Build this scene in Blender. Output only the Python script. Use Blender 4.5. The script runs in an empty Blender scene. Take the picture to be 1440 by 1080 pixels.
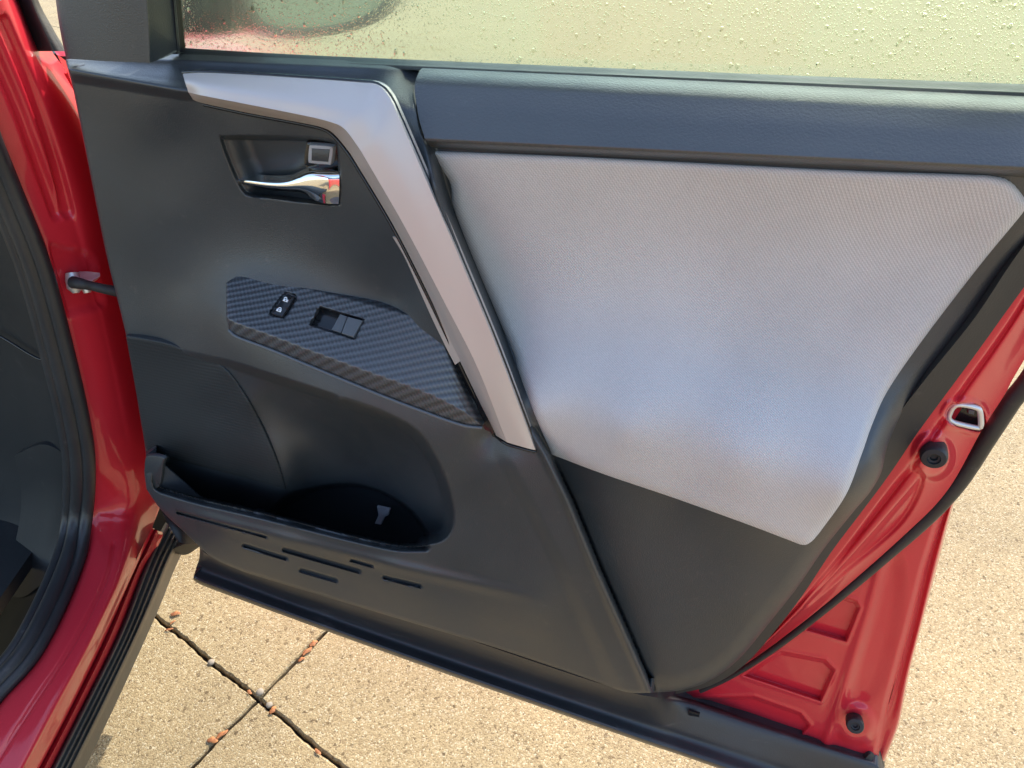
import bpy, bmesh, math, random
import numpy as np
from mathutils import Vector, Matrix

random.seed(7); np.random.seed(7)
scn = bpy.context.scene
COL = scn.collection
R = math.radians

# ------------------------------------------------------------------ camera
CAM_H = 1.22
FPX = 1000.0                       # focal length for a 1440 px wide frame
PITCH = R(36.5)
cam_d = bpy.data.cameras.new('camera'); cam_d.lens = 36.0 * FPX / 1440.0
cam_d.sensor_width = 36.0; cam_d.clip_start = 0.02; cam_d.clip_end = 2000
cam = bpy.data.objects.new('camera', cam_d); COL.objects.link(cam)
cam.location = (0, 0, CAM_H); cam.rotation_euler = (R(90) - PITCH, 0, 0)
scn.camera = cam
scn.cycles.max_bounces = 8; scn.cycles.transparent_max_bounces = 8; scn.cycles.transmission_bounces = 6
scn.cycles.caustics_reflective = False; scn.cycles.caustics_refractive = False
scn.render.resolution_x = 1024; scn.render.resolution_y = 768

# ------------------------------------------------------------------ sky, sun
SUN_AZ, SUN_EL = R(34), R(44)      # azimuth measured from +Y towards +X
w = bpy.data.worlds.new('World'); scn.world = w; w.use_nodes = True
nt = w.node_tree; nt.nodes.clear()
sky = nt.nodes.new('ShaderNodeTexSky'); sky.sky_type = 'NISHITA'; sky.sun_disc = False
sky.sun_elevation = SUN_EL; sky.sun_rotation = SUN_AZ
sky.air_density = 1.2; sky.dust_density = 2.0; sky.ozone_density = 0.8
bg = nt.nodes.new('ShaderNodeBackground'); bg.inputs[1].default_value = 0.15
wo = nt.nodes.new('ShaderNodeOutputWorld')
nt.links.new(sky.outputs[0], bg.inputs[0]); nt.links.new(bg.outputs[0], wo.inputs[0])
sd = bpy.data.lights.new('sun', 'SUN'); sd.energy = 2.0; sd.angle = R(0.5); sd.color = (1.0, 0.95, 0.86)
so = bpy.data.objects.new('sun', sd); COL.objects.link(so)
sdir = Vector((math.sin(SUN_AZ) * math.cos(SUN_EL), math.cos(SUN_AZ) * math.cos(SUN_EL), math.sin(SUN_EL)))
so.rotation_euler = sdir.to_track_quat('Z', 'Y').to_euler()
so.location = (2, 4, 5)
vs = scn.view_settings; vs.view_transform = 'Standard'; vs.look = 'None'; vs.gamma = 1.0
vs.use_curve_mapping = False; vs.exposure = 1.6

# ------------------------------------------------------------------ geometry helpers
C_, S_ = math.cos(PITCH), math.sin(PITCH)
YAW = R(17.4)
DV = np.array([math.cos(YAW), -math.sin(YAW), 0.0])    # along the open door, hinge -> latch
NV = np.array([math.sin(YAW), math.cos(YAW), 0.0])     # through the door, away from the cabin side
DD = 0.55                                              # eye to door plane
ORG = np.array([0.0, 0.0, CAM_H])
ROOT = np.array([-0.60, 0.90, 0.0])                    # base point of the car

def ray(px, py):
    px = np.asarray(px, float); py = np.asarray(py, float)
    x = px - 720.0; y = py - 540.0
    return np.stack([x, FPX * C_ - y * S_, -FPX * S_ - y * C_], -1)
def P(px, py, w=0.0):                  # point of the door, w metres proud of the door plane
    d = ray(px, py); t = (DD - np.asarray(w, float)) / (d @ NV)
    return ORG + d * t[..., None]
def PY(px, py, Y):                     # point of the body at distance Y ahead
    d = ray(px, py); return ORG + d * (0.825 * np.asarray(Y, float) / d[..., 1])[..., None]
def PZ(px, py, z):                     # point at height z
    d = ray(px, py); return ORG + d * ((np.asarray(z, float) - CAM_H) / d[..., 2])[..., None]

def cr(pts, n, arclen=True, closed=False):
    """Catmull-Rom through control points (any dimension), n samples."""
    p = np.asarray(pts, float)
    if len(p) == 2 and not closed:
        t = np.linspace(0, 1, n)[:, None]; return p[0] * (1 - t) + p[1] * t
    if closed: q = np.vstack([p[-1], p, p[0], p[1]])
    else: q = np.vstack([2 * p[0] - p[1], p, 2 * p[-1] - p[-2]])
    segs = len(q) - 3
    def ev(u):
        i = np.minimum(u.astype(int), segs - 1); f = (u - i)[:, None]
        a, b, c, d = q[i], q[i + 1], q[i + 2], q[i + 3]
        return 0.5 * ((2 * b) + (c - a) * f + (2 * a - 5 * b + 4 * c - d) * f ** 2 + (3 * b - a - 3 * c + d) * f ** 3)
    if not arclen: return ev(np.linspace(0, segs, n, endpoint=not closed))
    uu = np.linspace(0, segs, 60 * segs + 1); pp = ev(uu)
    L = np.concatenate([[0], np.cumsum(np.linalg.norm(np.diff(pp, axis=0), axis=1))])
    tgt = np.linspace(0, L[-1], n, endpoint=not closed)
    return ev(np.interp(tgt, L, uu))

def sst(a, b, x):
    t = np.clip((x - a) / (b - a), 0, 1); return t * t * (3 - 2 * t)
def dist_poly(X, Y, pts, closed=False):
    pts = np.asarray(pts, float)[:, :2]; best = np.full(X.shape, 1e18)
    n = len(pts)
    for i in range(n if closed else n - 1):
        ax, ay = pts[i]; bx, by = pts[(i + 1) % n]
        dx, dy = bx - ax, by - ay; l2 = dx * dx + dy * dy + 1e-12
        t = np.clip(((X - ax) * dx + (Y - ay) * dy) / l2, 0, 1)
        best = np.minimum(best, (X - ax - t * dx) ** 2 + (Y - ay - t * dy) ** 2)
    return np.sqrt(best)
def inside(X, Y, pts):
    pts = np.asarray(pts, float)[:, :2]; r = np.zeros(X.shape, bool); n = len(pts)
    for i in range(n):
        ax, ay = pts[i]; bx, by = pts[(i + 1) % n]
        if ay == by: continue
        c = ((ay > Y) != (by > Y)) & (X < (bx - ax) * (Y - ay) / (by - ay) + ax)
        r ^= c
    return r
def sdf(X, Y, pts):                    # positive inside
    d = dist_poly(X, Y, pts, True); return np.where(inside(X, Y, pts), d, -d)

class TPS:                             # thin-plate surface through (px, py, w)
    def __init__(s, pts, lam=1e-3):
        p = np.asarray(pts, float); s.c = p[:, :2] / 100.0; n = len(p)
        K = s.k(s.c, s.c) + lam * np.eye(n)
        Q = np.hstack([np.ones((n, 1)), s.c])
        A = np.zeros((n + 3, n + 3)); A[:n, :n] = K; A[:n, n:] = Q; A[n:, :n] = Q.T
        b = np.zeros(n + 3); b[:n] = p[:, 2]; s.s = np.linalg.solve(A, b)
    def k(s, a, b):
        r2 = ((a[:, None, :] - b[None]) ** 2).sum(-1) + 1e-12; return 0.5 * r2 * np.log(r2)
    def __call__(s, X, Y):
        q = np.stack([X.ravel(), Y.ravel()], -1) / 100.0; out = np.empty(len(q))
        for i in range(0, len(q), 40000):
            c = q[i:i + 40000]; out[i:i + 40000] = s.k(c, s.c) @ s.s[:-3] + s.s[-3] + c @ s.s[-2:]
        return out.reshape(X.shape)

def new_mesh(name, V, F, mat, parent=None, smooth=40, off=None):
    """one mesh object; vertices given in world space"""
    me = bpy.data.meshes.new(name)
    V = np.asarray(V, float); base = ROOT if off is None else off
    V2 = V - base
    if isinstance(F, np.ndarray):
        me.vertices.add(len(V2)); me.vertices.foreach_set('co', V2.astype(np.float32).ravel())
        nf, k = F.shape
        me.loops.add(nf * k); me.loops.foreach_set('vertex_index', F.astype(np.int32).ravel())
        me.polygons.add(nf); me.polygons.foreach_set('loop_start', np.arange(0, nf * k, k, dtype=np.int32))
        me.update(calc_edges=True)
    else:
        me.from_pydata([tuple(v) for v in V2], [], [tuple(f) for f in F]); me.update()
    me.validate()
    uv = me.uv_layers.new(name='UVMap')
    li = np.empty(len(me.loops), np.int32); me.loops.foreach_get('vertex_index', li)
    wv = (ORG - V) @ NV + DD
    UV = np.stack([V @ DV, V[:, 2] - wv], -1)[li]
    uv.data.foreach_set('uv', UV.astype(np.float32).ravel())
    me.polygons.foreach_set('use_smooth', np.ones(len(me.polygons), bool))
    if smooth < 179: me.set_sharp_from_angle(angle=R(smooth))
    me.materials.append(mat)
    o = bpy.data.objects.new(name, me); COL.objects.link(o)
    if parent is not None: o.parent = parent
    return o

def grid_faces(nu, nv, base=0):
    i, j = np.meshgrid(np.arange(nu - 1), np.arange(nv - 1), indexing='ij')
    a = base + i * nv + j
    return np.stack([a, a + 1, a + nv + 1, a + nv], -1).reshape(-1, 4)
def grid_mesh(name, G, mat, parent, skirt=0.004, back=None, smooth=40):
    """G: nu x nv x 3 grid in world space, with a skirt pushed back along `back`"""
    nu, nv = G.shape[:2]; V = G.reshape(-1, 3); F = grid_faces(nu, nv)
    a = G[nu // 2, nv // 2]; n = np.cross(G[nu // 2, min(nv // 2 + 1, nv - 1)] - G[nu // 2, max(nv // 2 - 1, 0)],
                                          G[min(nu // 2 + 1, nu - 1), nv // 2] - G[max(nu // 2 - 1, 0), nv // 2])
    if n @ (ORG - a) < 0: F = F[:, ::-1]; fl = True
    else: fl = False
    if skirt:
        bk = NV if back is None else np.asarray(back, float)
        loop = [i * nv for i in range(nu)] + [(nu - 1) * nv + j for j in range(1, nv)] + \
               [i * nv + nv - 1 for i in range(nu - 2, -1, -1)] + [j for j in range(nv - 2, 0, -1)]
        loop = np.array(loop); m = len(loop); b0 = len(V)
        V = np.vstack([V, V[loop] + bk * skirt])
        k = np.arange(m); k2 = (k + 1) % m
        Q = np.stack([loop[k], loop[k2], b0 + k2, b0 + k], -1)
        if fl: Q = Q[:, ::-1]
        F = np.vstack([F, Q])
    return new_mesh(name, V, F, mat, parent, smooth)
def coons(T, B, L, Rr, nu, nv):
    T = cr(T, nu); B = cr(B, nu); L = cr(L, nv); Rr = cr(Rr, nv)
    s = np.linspace(0, 1, nu)[:, None, None]; t = np.linspace(0, 1, nv)[None, :, None]
    G = (1 - t) * T[:, None] + t * B[:, None] + (1 - s) * L[None] + s * Rr[None]
    G -= (1 - s) * (1 - t) * T[0] + s * (1 - t) * T[-1] + (1 - s) * t * B[0] + s * t * B[-1]
    return G[..., 0], G[..., 1]
def border(X, Y):
    return np.concatenate([np.stack([X[:, 0], Y[:, 0]], -1), np.stack([X[-1, 1:], Y[-1, 1:]], -1),
                           np.stack([X[-2::-1, -1], Y[-2::-1, -1]], -1), np.stack([X[0, -2:0:-1], Y[0, -2:0:-1]], -1)])
def edge_round(X, Y, rpx, r):          # drop of a rounded edge near the patch outline
    b = border(X, Y)[::3]; d = np.clip(dist_poly(X, Y, b, True) / rpx, 0, 1)
    return r * (1 - np.sqrt(np.clip(1 - (1 - d) ** 2, 0, 1)))
def loft3(rails, nu, sub, smooth_across=True):
    """rails: list of control point lists in 3-D, matched index by index"""
    rr = [cr(r, nu, arclen=False) for r in rails]; A = np.stack(rr, 1)
    m = A.shape[1]; n = (m - 1) * sub + 1
    if smooth_across:
        return np.stack([cr(A[i], n, arclen=False) for i in range(nu)])
    t = np.linspace(0, m - 1, n); i = np.minimum(t.astype(int), m - 2); f = (t - i)[None, :, None]
    return A[:, i] * (1 - f) + A[:, i + 1] * f
def DP(lst, w=None):                   # control points (px,py,w) on the door
    return [P(a[0], a[1], a[2] if w is None else w) for a in lst]

def tube(name, path, rad, mat, parent, seg=10, cap=True):
    p = np.asarray(path, float); n = len(p); rad = np.broadcast_to(np.asarray(rad, float), (n,))
    V = []; up = np.array([0.13, 0.2, 1.0])
    for i in range(n):
        t = p[min(i + 1, n - 1)] - p[max(i - 1, 0)]; t /= np.linalg.norm(t) + 1e-12
        a = np.cross(t, up); a /= np.linalg.norm(a) + 1e-12; b = np.cross(t, a)
        for k in range(seg):
            th = 2 * math.pi * k / seg; V.append(p[i] + rad[i] * (math.cos(th) * a + math.sin(th) * b))
    F = [(i * seg + k, i * seg + (k + 1) % seg, (i + 1) * seg + (k + 1) % seg, (i + 1) * seg + k) for i in range(n - 1) for k in range(seg)]
    if cap: F += [tuple(range(seg))[::-1], tuple((n - 1) * seg + k for k in range(seg))]
    return new_mesh(name, V, F, mat, parent, 50)
def lathe(name, c, axis, prof, mat, parent, seg=28):
    """prof: list of (radius, height along axis)"""
    z = np.asarray(axis, float); z /= np.linalg.norm(z)
    x = np.cross(z, [0.1, 0.2, 1.0]); x /= np.linalg.norm(x); y = np.cross(z, x); V = []
    for r, h in prof:
        for k in range(seg):
            th = 2 * math.pi * k / seg; V.append(np.asarray(c) + z * h + r * (math.cos(th) * x + math.sin(th) * y))
    m = len(prof)
    F = [(i * seg + k, i * seg + (k + 1) % seg, (i + 1) * seg + (k + 1) % seg, (i + 1) * seg + k) for i in range(m - 1) for k in range(seg)]
    F += [tuple((m - 1) * seg + k for k in range(seg)), tuple(range(seg))[::-1]]
    return new_mesh(name, V, F, mat, parent, 35)
def plate(name, outline, wfun, mat, parent, thick=0.004, r=0.0012, closed_curve=0, smooth=30):
    """flat-faced piece: outline in picture pixels laid on the door surface wfun(x,y), rounded front edge"""
    o = np.asarray(outline, float)
    if closed_curve: o = cr(o, closed_curve, closed=True)
    X, Y = o[:, 0], o[:, 1]
    A = 0.5 * np.sum(X * np.roll(Y, -1) - np.roll(X, -1) * Y)
    if A > 0: o = o[::-1]; X, Y = o[:, 0], o[:, 1]
    w0 = wfun(X, Y); B = P(X, Y, w0); n = len(B)
    T = np.roll(B, -1, 0) - np.roll(B, 1, 0); T /= np.linalg.norm(T, axis=1)[:, None] + 1e-12
    nf = np.cross(B - np.roll(B, 1, 0), np.roll(B, -1, 0) - B).sum(0); nf /= np.linalg.norm(nf)
    if nf @ (ORG - B.mean(0)) < 0: nf = -nf
    O = np.cross(T, nf)
    c = B.mean(0)
    if ((B - c) * O).sum() < 0: O = -O
    V = [B - O * r]; V.append(B - O * r * 0.3 - nf * r * 0.3); V.append(B - nf * r); V.append(B - nf * thick)
    VV = np.vstack(V); F = [tuple(range(n))]
    for k in range(3):
        F += [(k * n + i, (k + 1) * n + i, (k + 1) * n + (i + 1) % n, k * n + (i + 1) % n) for i in range(n)]
    F.append(tuple(3 * n + i for i in range(n))[::-1])
    ob = new_mesh(name, VV, F, mat, parent, smooth)
    bm = bmesh.new(); bm.from_mesh(ob.data); bmesh.ops.recalc_face_normals(bm, faces=bm.faces)
    bm.to_mesh(ob.data); bm.free()
    return ob
def tagtop(o, label, cat, group=None, kind=None):
    if label: o['label'] = label
    if cat: o['category'] = cat
    if group: o['group'] = group
    if kind: o['kind'] = kind
    return o

# ------------------------------------------------------------------ materials
def mat(name, col, rough=0.5, metal=0.0, **kw):
    m = bpy.data.materials.new(name); m.use_nodes = True
    b = m.node_tree.nodes['Principled BSDF']
    b.inputs['Base Color'].default_value = (*col, 1); b.inputs['Roughness'].default_value = rough
    b.inputs['Metallic'].default_value = metal
    for k, v in kw.items(): b.inputs[k.replace('_', ' ')].default_value = v
    m.diffuse_color = (*col, 1)
    return m, m.node_tree, b
def N(t, typ, **kw):
    n = t.nodes.new(typ)
    for k, v in kw.items():
        if k in n.inputs: n.inputs[k].default_value = v
        else: setattr(n, k, v)
    return n
def bump(t, b, hsock, strength, dist, normal=None):
    u = N(t, 'ShaderNodeBump', Strength=strength, Distance=dist)
    t.links.new(hsock, u.inputs['Height'])
    if normal: t.links.new(normal, u.inputs['Normal'])
    t.links.new(u.outputs[0], b.inputs['Normal']); return u.outputs[0]
def obj_coord(t): return N(t, 'ShaderNodeTexCoord').outputs['Object']
def noise_tex(t, co, scale, detail=4, rough=0.6):
    n = N(t, 'ShaderNodeTexNoise', Scale=scale, Detail=detail, Roughness=rough); t.links.new(co, n.inputs['Vector']); return n
def ramp(t, sock, stops):
    r = N(t, 'ShaderNodeValToRGB'); e = r.color_ramp.elements
    while len(e) < len(stops): e.new(0.5)
    for i, (p, c) in enumerate(stops):
        e[i].position = p; e[i].color = (*c, 1) if len(c) == 3 else c
    t.links.new(sock, r.inputs[0]); return r.outputs[0]
def mrange(t, sock, a, b, c, d):
    m = N(t, 'ShaderNodeMapRange'); m.inputs[1].default_value = a; m.inputs[2].default_value = b
    m.inputs[3].default_value = c; m.inputs[4].default_value = d; t.links.new(sock, m.inputs[0]); return m.outputs[0]

def uv_node(t): return N(t, 'ShaderNodeUVMap').outputs[0]
def math_n(t, op, a, b=None):
    n = N(t, 'ShaderNodeMath', operation=op)
    for i, s in enumerate((a, b)):
        if s is None: continue
        if isinstance(s, (int, float)): n.inputs[i].default_value = s
        else: t.links.new(s, n.inputs[i])
    return n.outputs[0]
def plastic(name, col, rough, grain, gs, spec=0.5, dust=0.15, scuff=0.12):
    m, t, b = mat(name, col, rough); co = obj_coord(t)
    b.inputs['Specular IOR Level'].default_value = spec
    v = noise_tex(t, co, grain * .8, 1)
    bump(t, b, v.outputs['Fac'], gs, 0.0008)
    big = noise_tex(t, co, 7, 5, 0.65)
    c2 = tuple(min(1, c * (1 + dust) + 0.004 * dust) for c in col); c1 = tuple(c * (1 - dust * 0.5) for c in col)
    base = ramp(t, big.outputs['Fac'], [(0.35, c1), (0.7, c2)])
    sp = noise_tex(t, co, 55, 6, 0.75); mp = N(t, 'ShaderNodeMapping'); mp.inputs['Scale'].default_value = (1, 1, 6); t.links.new(co, mp.inputs[0])
    sc = noise_tex(t, mp.outputs[0], 9, 6, 0.7)
    mk = math_n(t, 'ADD', mrange(t, sp.outputs['Fac'], 0.62, 0.80, 0, 0.5), mrange(t, sc.outputs['Fac'], 0.60, 0.78, 0, scuff))
    mm = N(t, 'ShaderNodeMix', data_type='RGBA'); t.links.new(mk, mm.inputs[0]); t.links.new(base, mm.inputs[6]); mm.inputs[7].default_value = (0.13, 0.125, 0.12, 1)
    t.links.new(mm.outputs[2], b.inputs['Base Color'])
    t.links.new(mrange(t, big.outputs['Fac'], 0.3, 0.7, rough - 0.05, rough + 0.06), b.inputs['Roughness'])
    return m
M_PLAS = plastic('charcoal_plastic', (0.029, 0.035, 0.040), 0.43, 1100, 0.4, 0.75)
M_SOFT = plastic('soft_grained_vinyl', (0.052, 0.056, 0.056), 0.36, 620, 0.5, 0.9)
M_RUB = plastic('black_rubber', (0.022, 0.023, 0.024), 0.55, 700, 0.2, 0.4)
M_SEAL = plastic('weatherstrip_rubber', (0.021, 0.023, 0.025), 0.42, 500, 0.2, 0.5, 0.3)
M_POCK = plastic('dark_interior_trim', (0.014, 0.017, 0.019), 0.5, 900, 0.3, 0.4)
M_STRIP = plastic('scuffed_black_rubber', (0.024, 0.026, 0.029), 0.45, 600, 0.3, 0.6, 0.3, 0.6)
M_SILLM = plastic('weathered_sill_plastic', (0.060, 0.060, 0.056), 0.4, 300, 0.2, 0.6, 0.4)
M_CLIP, _, _ = mat('pale_grey_plastic', (0.35, 0.36, 0.38), 0.5)
M_CHEEK_LIT, _, _ = mat('lit_charcoal_plastic', (0.060, 0.066, 0.075), 0.45)  # trim plastic painted paler for the pocket cheek that catches the light
M_GLOSS, _, _ = mat('gloss_black', (0.012, 0.013, 0.015), 0.18)
M_SWITCH, _, _ = mat('switch_grey', (0.10, 0.11, 0.12), 0.42)
M_WHITE, _, _ = mat('symbol_white', (0.85, 0.87, 0.88), 0.5)
M_CHROME, _, _ = mat('chrome', (0.86, 0.86, 0.85), 0.07, 1.0)
M_MIRROR, _, _ = mat('reflection_tinted_mirror', (0.34, 0.47, 0.50), 0.02, 1.0)  # dark teal colour stands in for the surroundings the mirror would reflect
M_STEEL, _, _ = mat('zinc_steel', (0.66, 0.66, 0.64), 0.40, 0.6)

def m_silver():
    m, t, b = mat('satin_silver', (0.56, 0.51, 0.475), 0.50, 0.5); co = obj_coord(t)
    n = noise_tex(t, co, 2600, 2); bump(t, b, n.outputs['Fac'], 0.06, 0.0003)
    return m
M_SILVER = m_silver()

def m_red():
    m, t, b = mat('red_pearl_paint', (0.6, 0.025, 0.035), 0.42, 0.1); co = obj_coord(t)
    n = noise_tex(t, co, 2200, 2)
    t.links.new(ramp(t, n.outputs['Fac'], [(0.35, (0.54, 0.022, 0.038)), (0.65, (0.63, 0.032, 0.050))]), b.inputs['Base Color'])
    b.inputs['Coat Weight'].default_value = 0.85; b.inputs['Coat Roughness'].default_value = 0.08; b.inputs['Specular IOR Level'].default_value = 0.12
    w_ = noise_tex(t, co, 14, 3); u = N(t, 'ShaderNodeBump', Strength=0.015, Distance=0.01)
    t.links.new(w_.outputs['Fac'], u.inputs['Height']); t.links.new(u.outputs[0], b.inputs['Normal']); t.links.new(u.outputs[0], b.inputs['Coat Normal'])
    return m
M_RED = m_red()

def m_fabric():
    m, t, b = mat('silver_grey_woven_fabric', (0.42, 0.41, 0.42), 0.78)
    b.inputs['Sheen Weight'].default_value = 0.25; b.inputs['Sheen Roughness'].default_value = 0.4
    uv = uv_node(t); s = N(t, 'ShaderNodeSeparateXYZ'); t.links.new(uv, s.inputs[0])
    x, y = s.outputs[0], s.outputs[1]
    K = 2 * math.pi / 0.0020
    a = math_n(t, 'SINE', math_n(t, 'MULTIPLY', math_n(t, 'ADD', x, y), K * 0.7071))
    c = math_n(t, 'SINE', math_n(t, 'MULTIPLY', math_n(t, 'SUBTRACT', x, y), K * 0.7071))
    wv = math_n(t, 'ADD', math_n(t, 'MULTIPLY', a, 0.55), math_n(t, 'MULTIPLY', math_n(t, 'MULTIPLY', a, c), 0.45))
    co = obj_coord(t); fn = noise_tex(t, co, 900, 3); big = noise_tex(t, co, 6, 5, 0.6)
    h = math_n(t, 'ADD', math_n(t, 'MULTIPLY', wv, 0.5), fn.outputs['Fac'])
    f = mrange(t, h, -0.1, 1.1, 0.0, 1.0)
    c1 = ramp(t, f, [(0.0, (0.41, 0.40, 0.395)), (0.5, (0.535, 0.525, 0.52)), (1.0, (0.67, 0.66, 0.655))])
    mx = N(t, 'ShaderNodeMix', data_type='RGBA', blend_type='MULTIPLY'); mx.inputs[0].default_value = 1.0
    t.links.new(c1, mx.inputs[6]); t.links.new(ramp(t, big.outputs['Fac'], [(0.3, (0.88, 0.875, 0.875)), (0.45, (0.95, 0.945, 0.945)), (0.62, (1, 1, 1))]), mx.inputs[7])
    t.links.new(mx.outputs[2], b.inputs['Base Color'])
    bump(t, b, h, 0.35, 0.0006)
    return m
M_FAB = m_fabric()
def m_carbon():
    m, t, b = mat('carbon_weave_film', (0.06, 0.065, 0.07), 0.36, Specular_IOR_Level=1.0)
    uv = uv_node(t); s = N(t, 'ShaderNodeSeparateXYZ'); t.links.new(uv, s.inputs[0])
    x, y = s.outputs[0], s.outputs[1]
    K = 2 * math.pi / 0.0088
    st = math_n(t, 'SINE', math_n(t, 'MULTIPLY', math_n(t, 'ADD', math_n(t, 'MULTIPLY', x, -0.52), math_n(t, 'MULTIPLY', y, 0.86)), K))
    fine = math_n(t, 'SINE', math_n(t, 'MULTIPLY', math_n(t, 'ADD', math_n(t, 'MULTIPLY', x, 0.9), math_n(t, 'MULTIPLY', y, 0.5)), K * 2.2))
    h = math_n(t, 'ADD', st, math_n(t, 'MULTIPLY', fine, 0.35))
    f = mrange(t, h, -1.2, 1.2, 0, 1)
    t.links.new(ramp(t, f, [(0.15, (0.026, 0.028, 0.031)), (0.85, (0.066, 0.073, 0.082))]), b.inputs['Base Color'])
    t.links.new(mrange(t, f, 0, 1, 0.48, 0.32), b.inputs['Roughness'])
    bump(t, b, h, 0.4, 0.0006)
    return m
M_CARB = m_carbon()
def m_grille():
    m, t, b = mat('speaker_cloth_grille', (0.030, 0.034, 0.036), 0.62)
    uv = uv_node(t); s = N(t, 'ShaderNodeSeparateXYZ'); t.links.new(uv, s.inputs[0])
    y = math_n(t, 'SINE', math_n(t, 'MULTIPLY', math_n(t, 'ADD', s.outputs[1], math_n(t, 'MULTIPLY', s.outputs[0], 0.02)), 2 * math.pi / 0.0048))
    x = math_n(t, 'SINE', math_n(t, 'MULTIPLY', s.outputs[0], 2 * math.pi / 0.0042))
    h = math_n(t, 'ADD', y, math_n(t, 'MULTIPLY', x, 0.35)); f = mrange(t, h, -1.3, 1.3, 0, 1)
    t.links.new(ramp(t, f, [(0.1, (0.011, 0.015, 0.018)), (0.9, (0.019, 0.024, 0.028))]), b.inputs['Base Color'])
    bump(t, b, h, 0.12, 0.0008)
    return m
M_GRILLE = m_grille()
def m_glass():
    m = bpy.data.materials.new('tinted_wet_glass'); m.use_nodes = True; t = m.node_tree; t.nodes.clear()
    out = N(t, 'ShaderNodeOutputMaterial'); co = obj_coord(t)
    tr = N(t, 'ShaderNodeBsdfTransparent'); tr.inputs[0].default_value = (0.80, 0.90, 0.82, 1)
    rf = N(t, 'ShaderNodeBsdfRefraction'); rf.inputs['Color'].default_value = (0.83, 0.91, 0.84, 1); rf.inputs['Roughness'].default_value = 0.05; rf.inputs['IOR'].default_value = 1.12
    gl = N(t, 'ShaderNodeBsdfGlossy'); gl.inputs['Roughness'].default_value = 0.06
    n1 = noise_tex(t, co, 260, 3, 0.7); n2 = noise_tex(t, co, 5, 3)
    u = N(t, 'ShaderNodeBump', Strength=0.5, Distance=0.002); t.links.new(n1.outputs['Fac'], u.inputs['Height'])
    t.links.new(u.outputs[0], rf.inputs['Normal'])
    mx = N(t, 'ShaderNodeMixShader'); t.links.new(mrange(t, n2.outputs['Fac'], 0.35, 0.65, 0.25, 0.85), mx.inputs[0])
    t.links.new(tr.outputs[0], mx.inputs[1]); t.links.new(rf.outputs[0], mx.inputs[2])
    tl = N(t, 'ShaderNodeBsdfTranslucent'); tl.inputs[0].default_value = (0.80, 0.88, 0.80, 1)
    m3 = N(t, 'ShaderNodeMixShader'); m3.inputs[0].default_value = 0.045; t.links.new(mx.outputs[0], m3.inputs[1]); t.links.new(tl.outputs[0], m3.inputs[2]); mx = m3
    fr = N(t, 'ShaderNodeFresnel'); fr.inputs[0].default_value = 1.45
    m2 = N(t, 'ShaderNodeMixShader'); t.links.new(fr.outputs[0], m2.inputs[0])
    t.links.new(mx.outputs[0], m2.inputs[1]); t.links.new(gl.outputs[0], m2.inputs[2]); t.links.new(m2.outputs[0], out.inputs[0])
    return m
M_GLASS = m_glass()
def m_drop():
    m, t, b = mat('water', (0.97, 1.0, 0.96), 0.0); b.inputs['Transmission Weight'].default_value = 1.0; b.inputs['IOR'].default_value = 1.33
    return m
M_DROP = m_drop()
def m_conc():
    m, t, b = mat('exposed_aggregate_concrete', (0.42, 0.34, 0.23), 0.9); co = obj_coord(t)
    v = N(t, 'ShaderNodeTexVoronoi', Scale=400.0, Randomness=1.0); t.links.new(co, v.inputs['Vector'])
    v2 = N(t, 'ShaderNodeTexVoronoi', Scale=190.0, Randomness=1.0); t.links.new(co, v2.inputs['Vector'])
    sh = N(t, 'ShaderNodeSeparateColor'); t.links.new(v.outputs['Color'], sh.inputs[0])
    sh2 = N(t, 'ShaderNodeSeparateColor'); t.links.new(v2.outputs['Color'], sh2.inputs[0])
    stone = ramp(t, sh.outputs[0], [(0.0, (0.19, 0.13, 0.065)), (0.08, (0.30, 0.215, 0.105)), (0.45, (0.385, 0.285, 0.142)), (0.85, (0.45, 0.345, 0.178)), (0.97, (0.58, 0.48, 0.30))])
    big = noise_tex(t, co, 2.2, 6, 0.65); fine = noise_tex(t, co, 420, 3, 0.7)
    mx = N(t, 'ShaderNodeMix', data_type='RGBA', blend_type='MULTIPLY'); mx.inputs[0].default_value = 1.0
    t.links.new(stone, mx.inputs[6]); t.links.new(ramp(t, big.outputs['Fac'], [(0.28, (0.62, 0.63, 0.66)), (0.5, (0.80, 0.81, 0.84)), (0.7, (0.92, 0.925, 0.94))]), mx.inputs[7])
    dk = ramp(t, sh2.outputs[1], [(0.0, (0.32, 0.27, 0.22)), (0.025, (0.6, 0.55, 0.5)), (0.05, (1, 1, 1)), (1, (1, 1, 1))])
    m2 = N(t, 'ShaderNodeMix', data_type='RGBA', blend_type='MULTIPLY'); m2.inputs[0].default_value = 0.8
    t.links.new(mx.outputs[2], m2.inputs[6]); t.links.new(dk, m2.inputs[7]); t.links.new(m2.outputs[2], b.inputs['Base Color'])
    h = math_n(t, 'ADD', math_n(t, 'MULTIPLY', v.outputs['Distance'], -1.2), math_n(t, 'MULTIPLY', fine.outputs['Fac'], 0.8))
    bump(t, b, h, 0.4, 0.0025)
    return m
M_CONC = m_conc()
def m_soil():
    m, t, b = mat('dark_joint_soil', (0.06, 0.042, 0.03), 0.95); co = obj_coord(t)
    n = noise_tex(t, co, 120, 5, 0.7)
    t.links.new(ramp(t, n.outputs['Fac'], [(0.35, (0.012, 0.008, 0.006)), (0.75, (0.09, 0.055, 0.035))]), b.inputs['Base Color'])
    bump(t, b, n.outputs['Fac'], 1.0, 0.01); return m
M_SOIL = m_soil()
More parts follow.
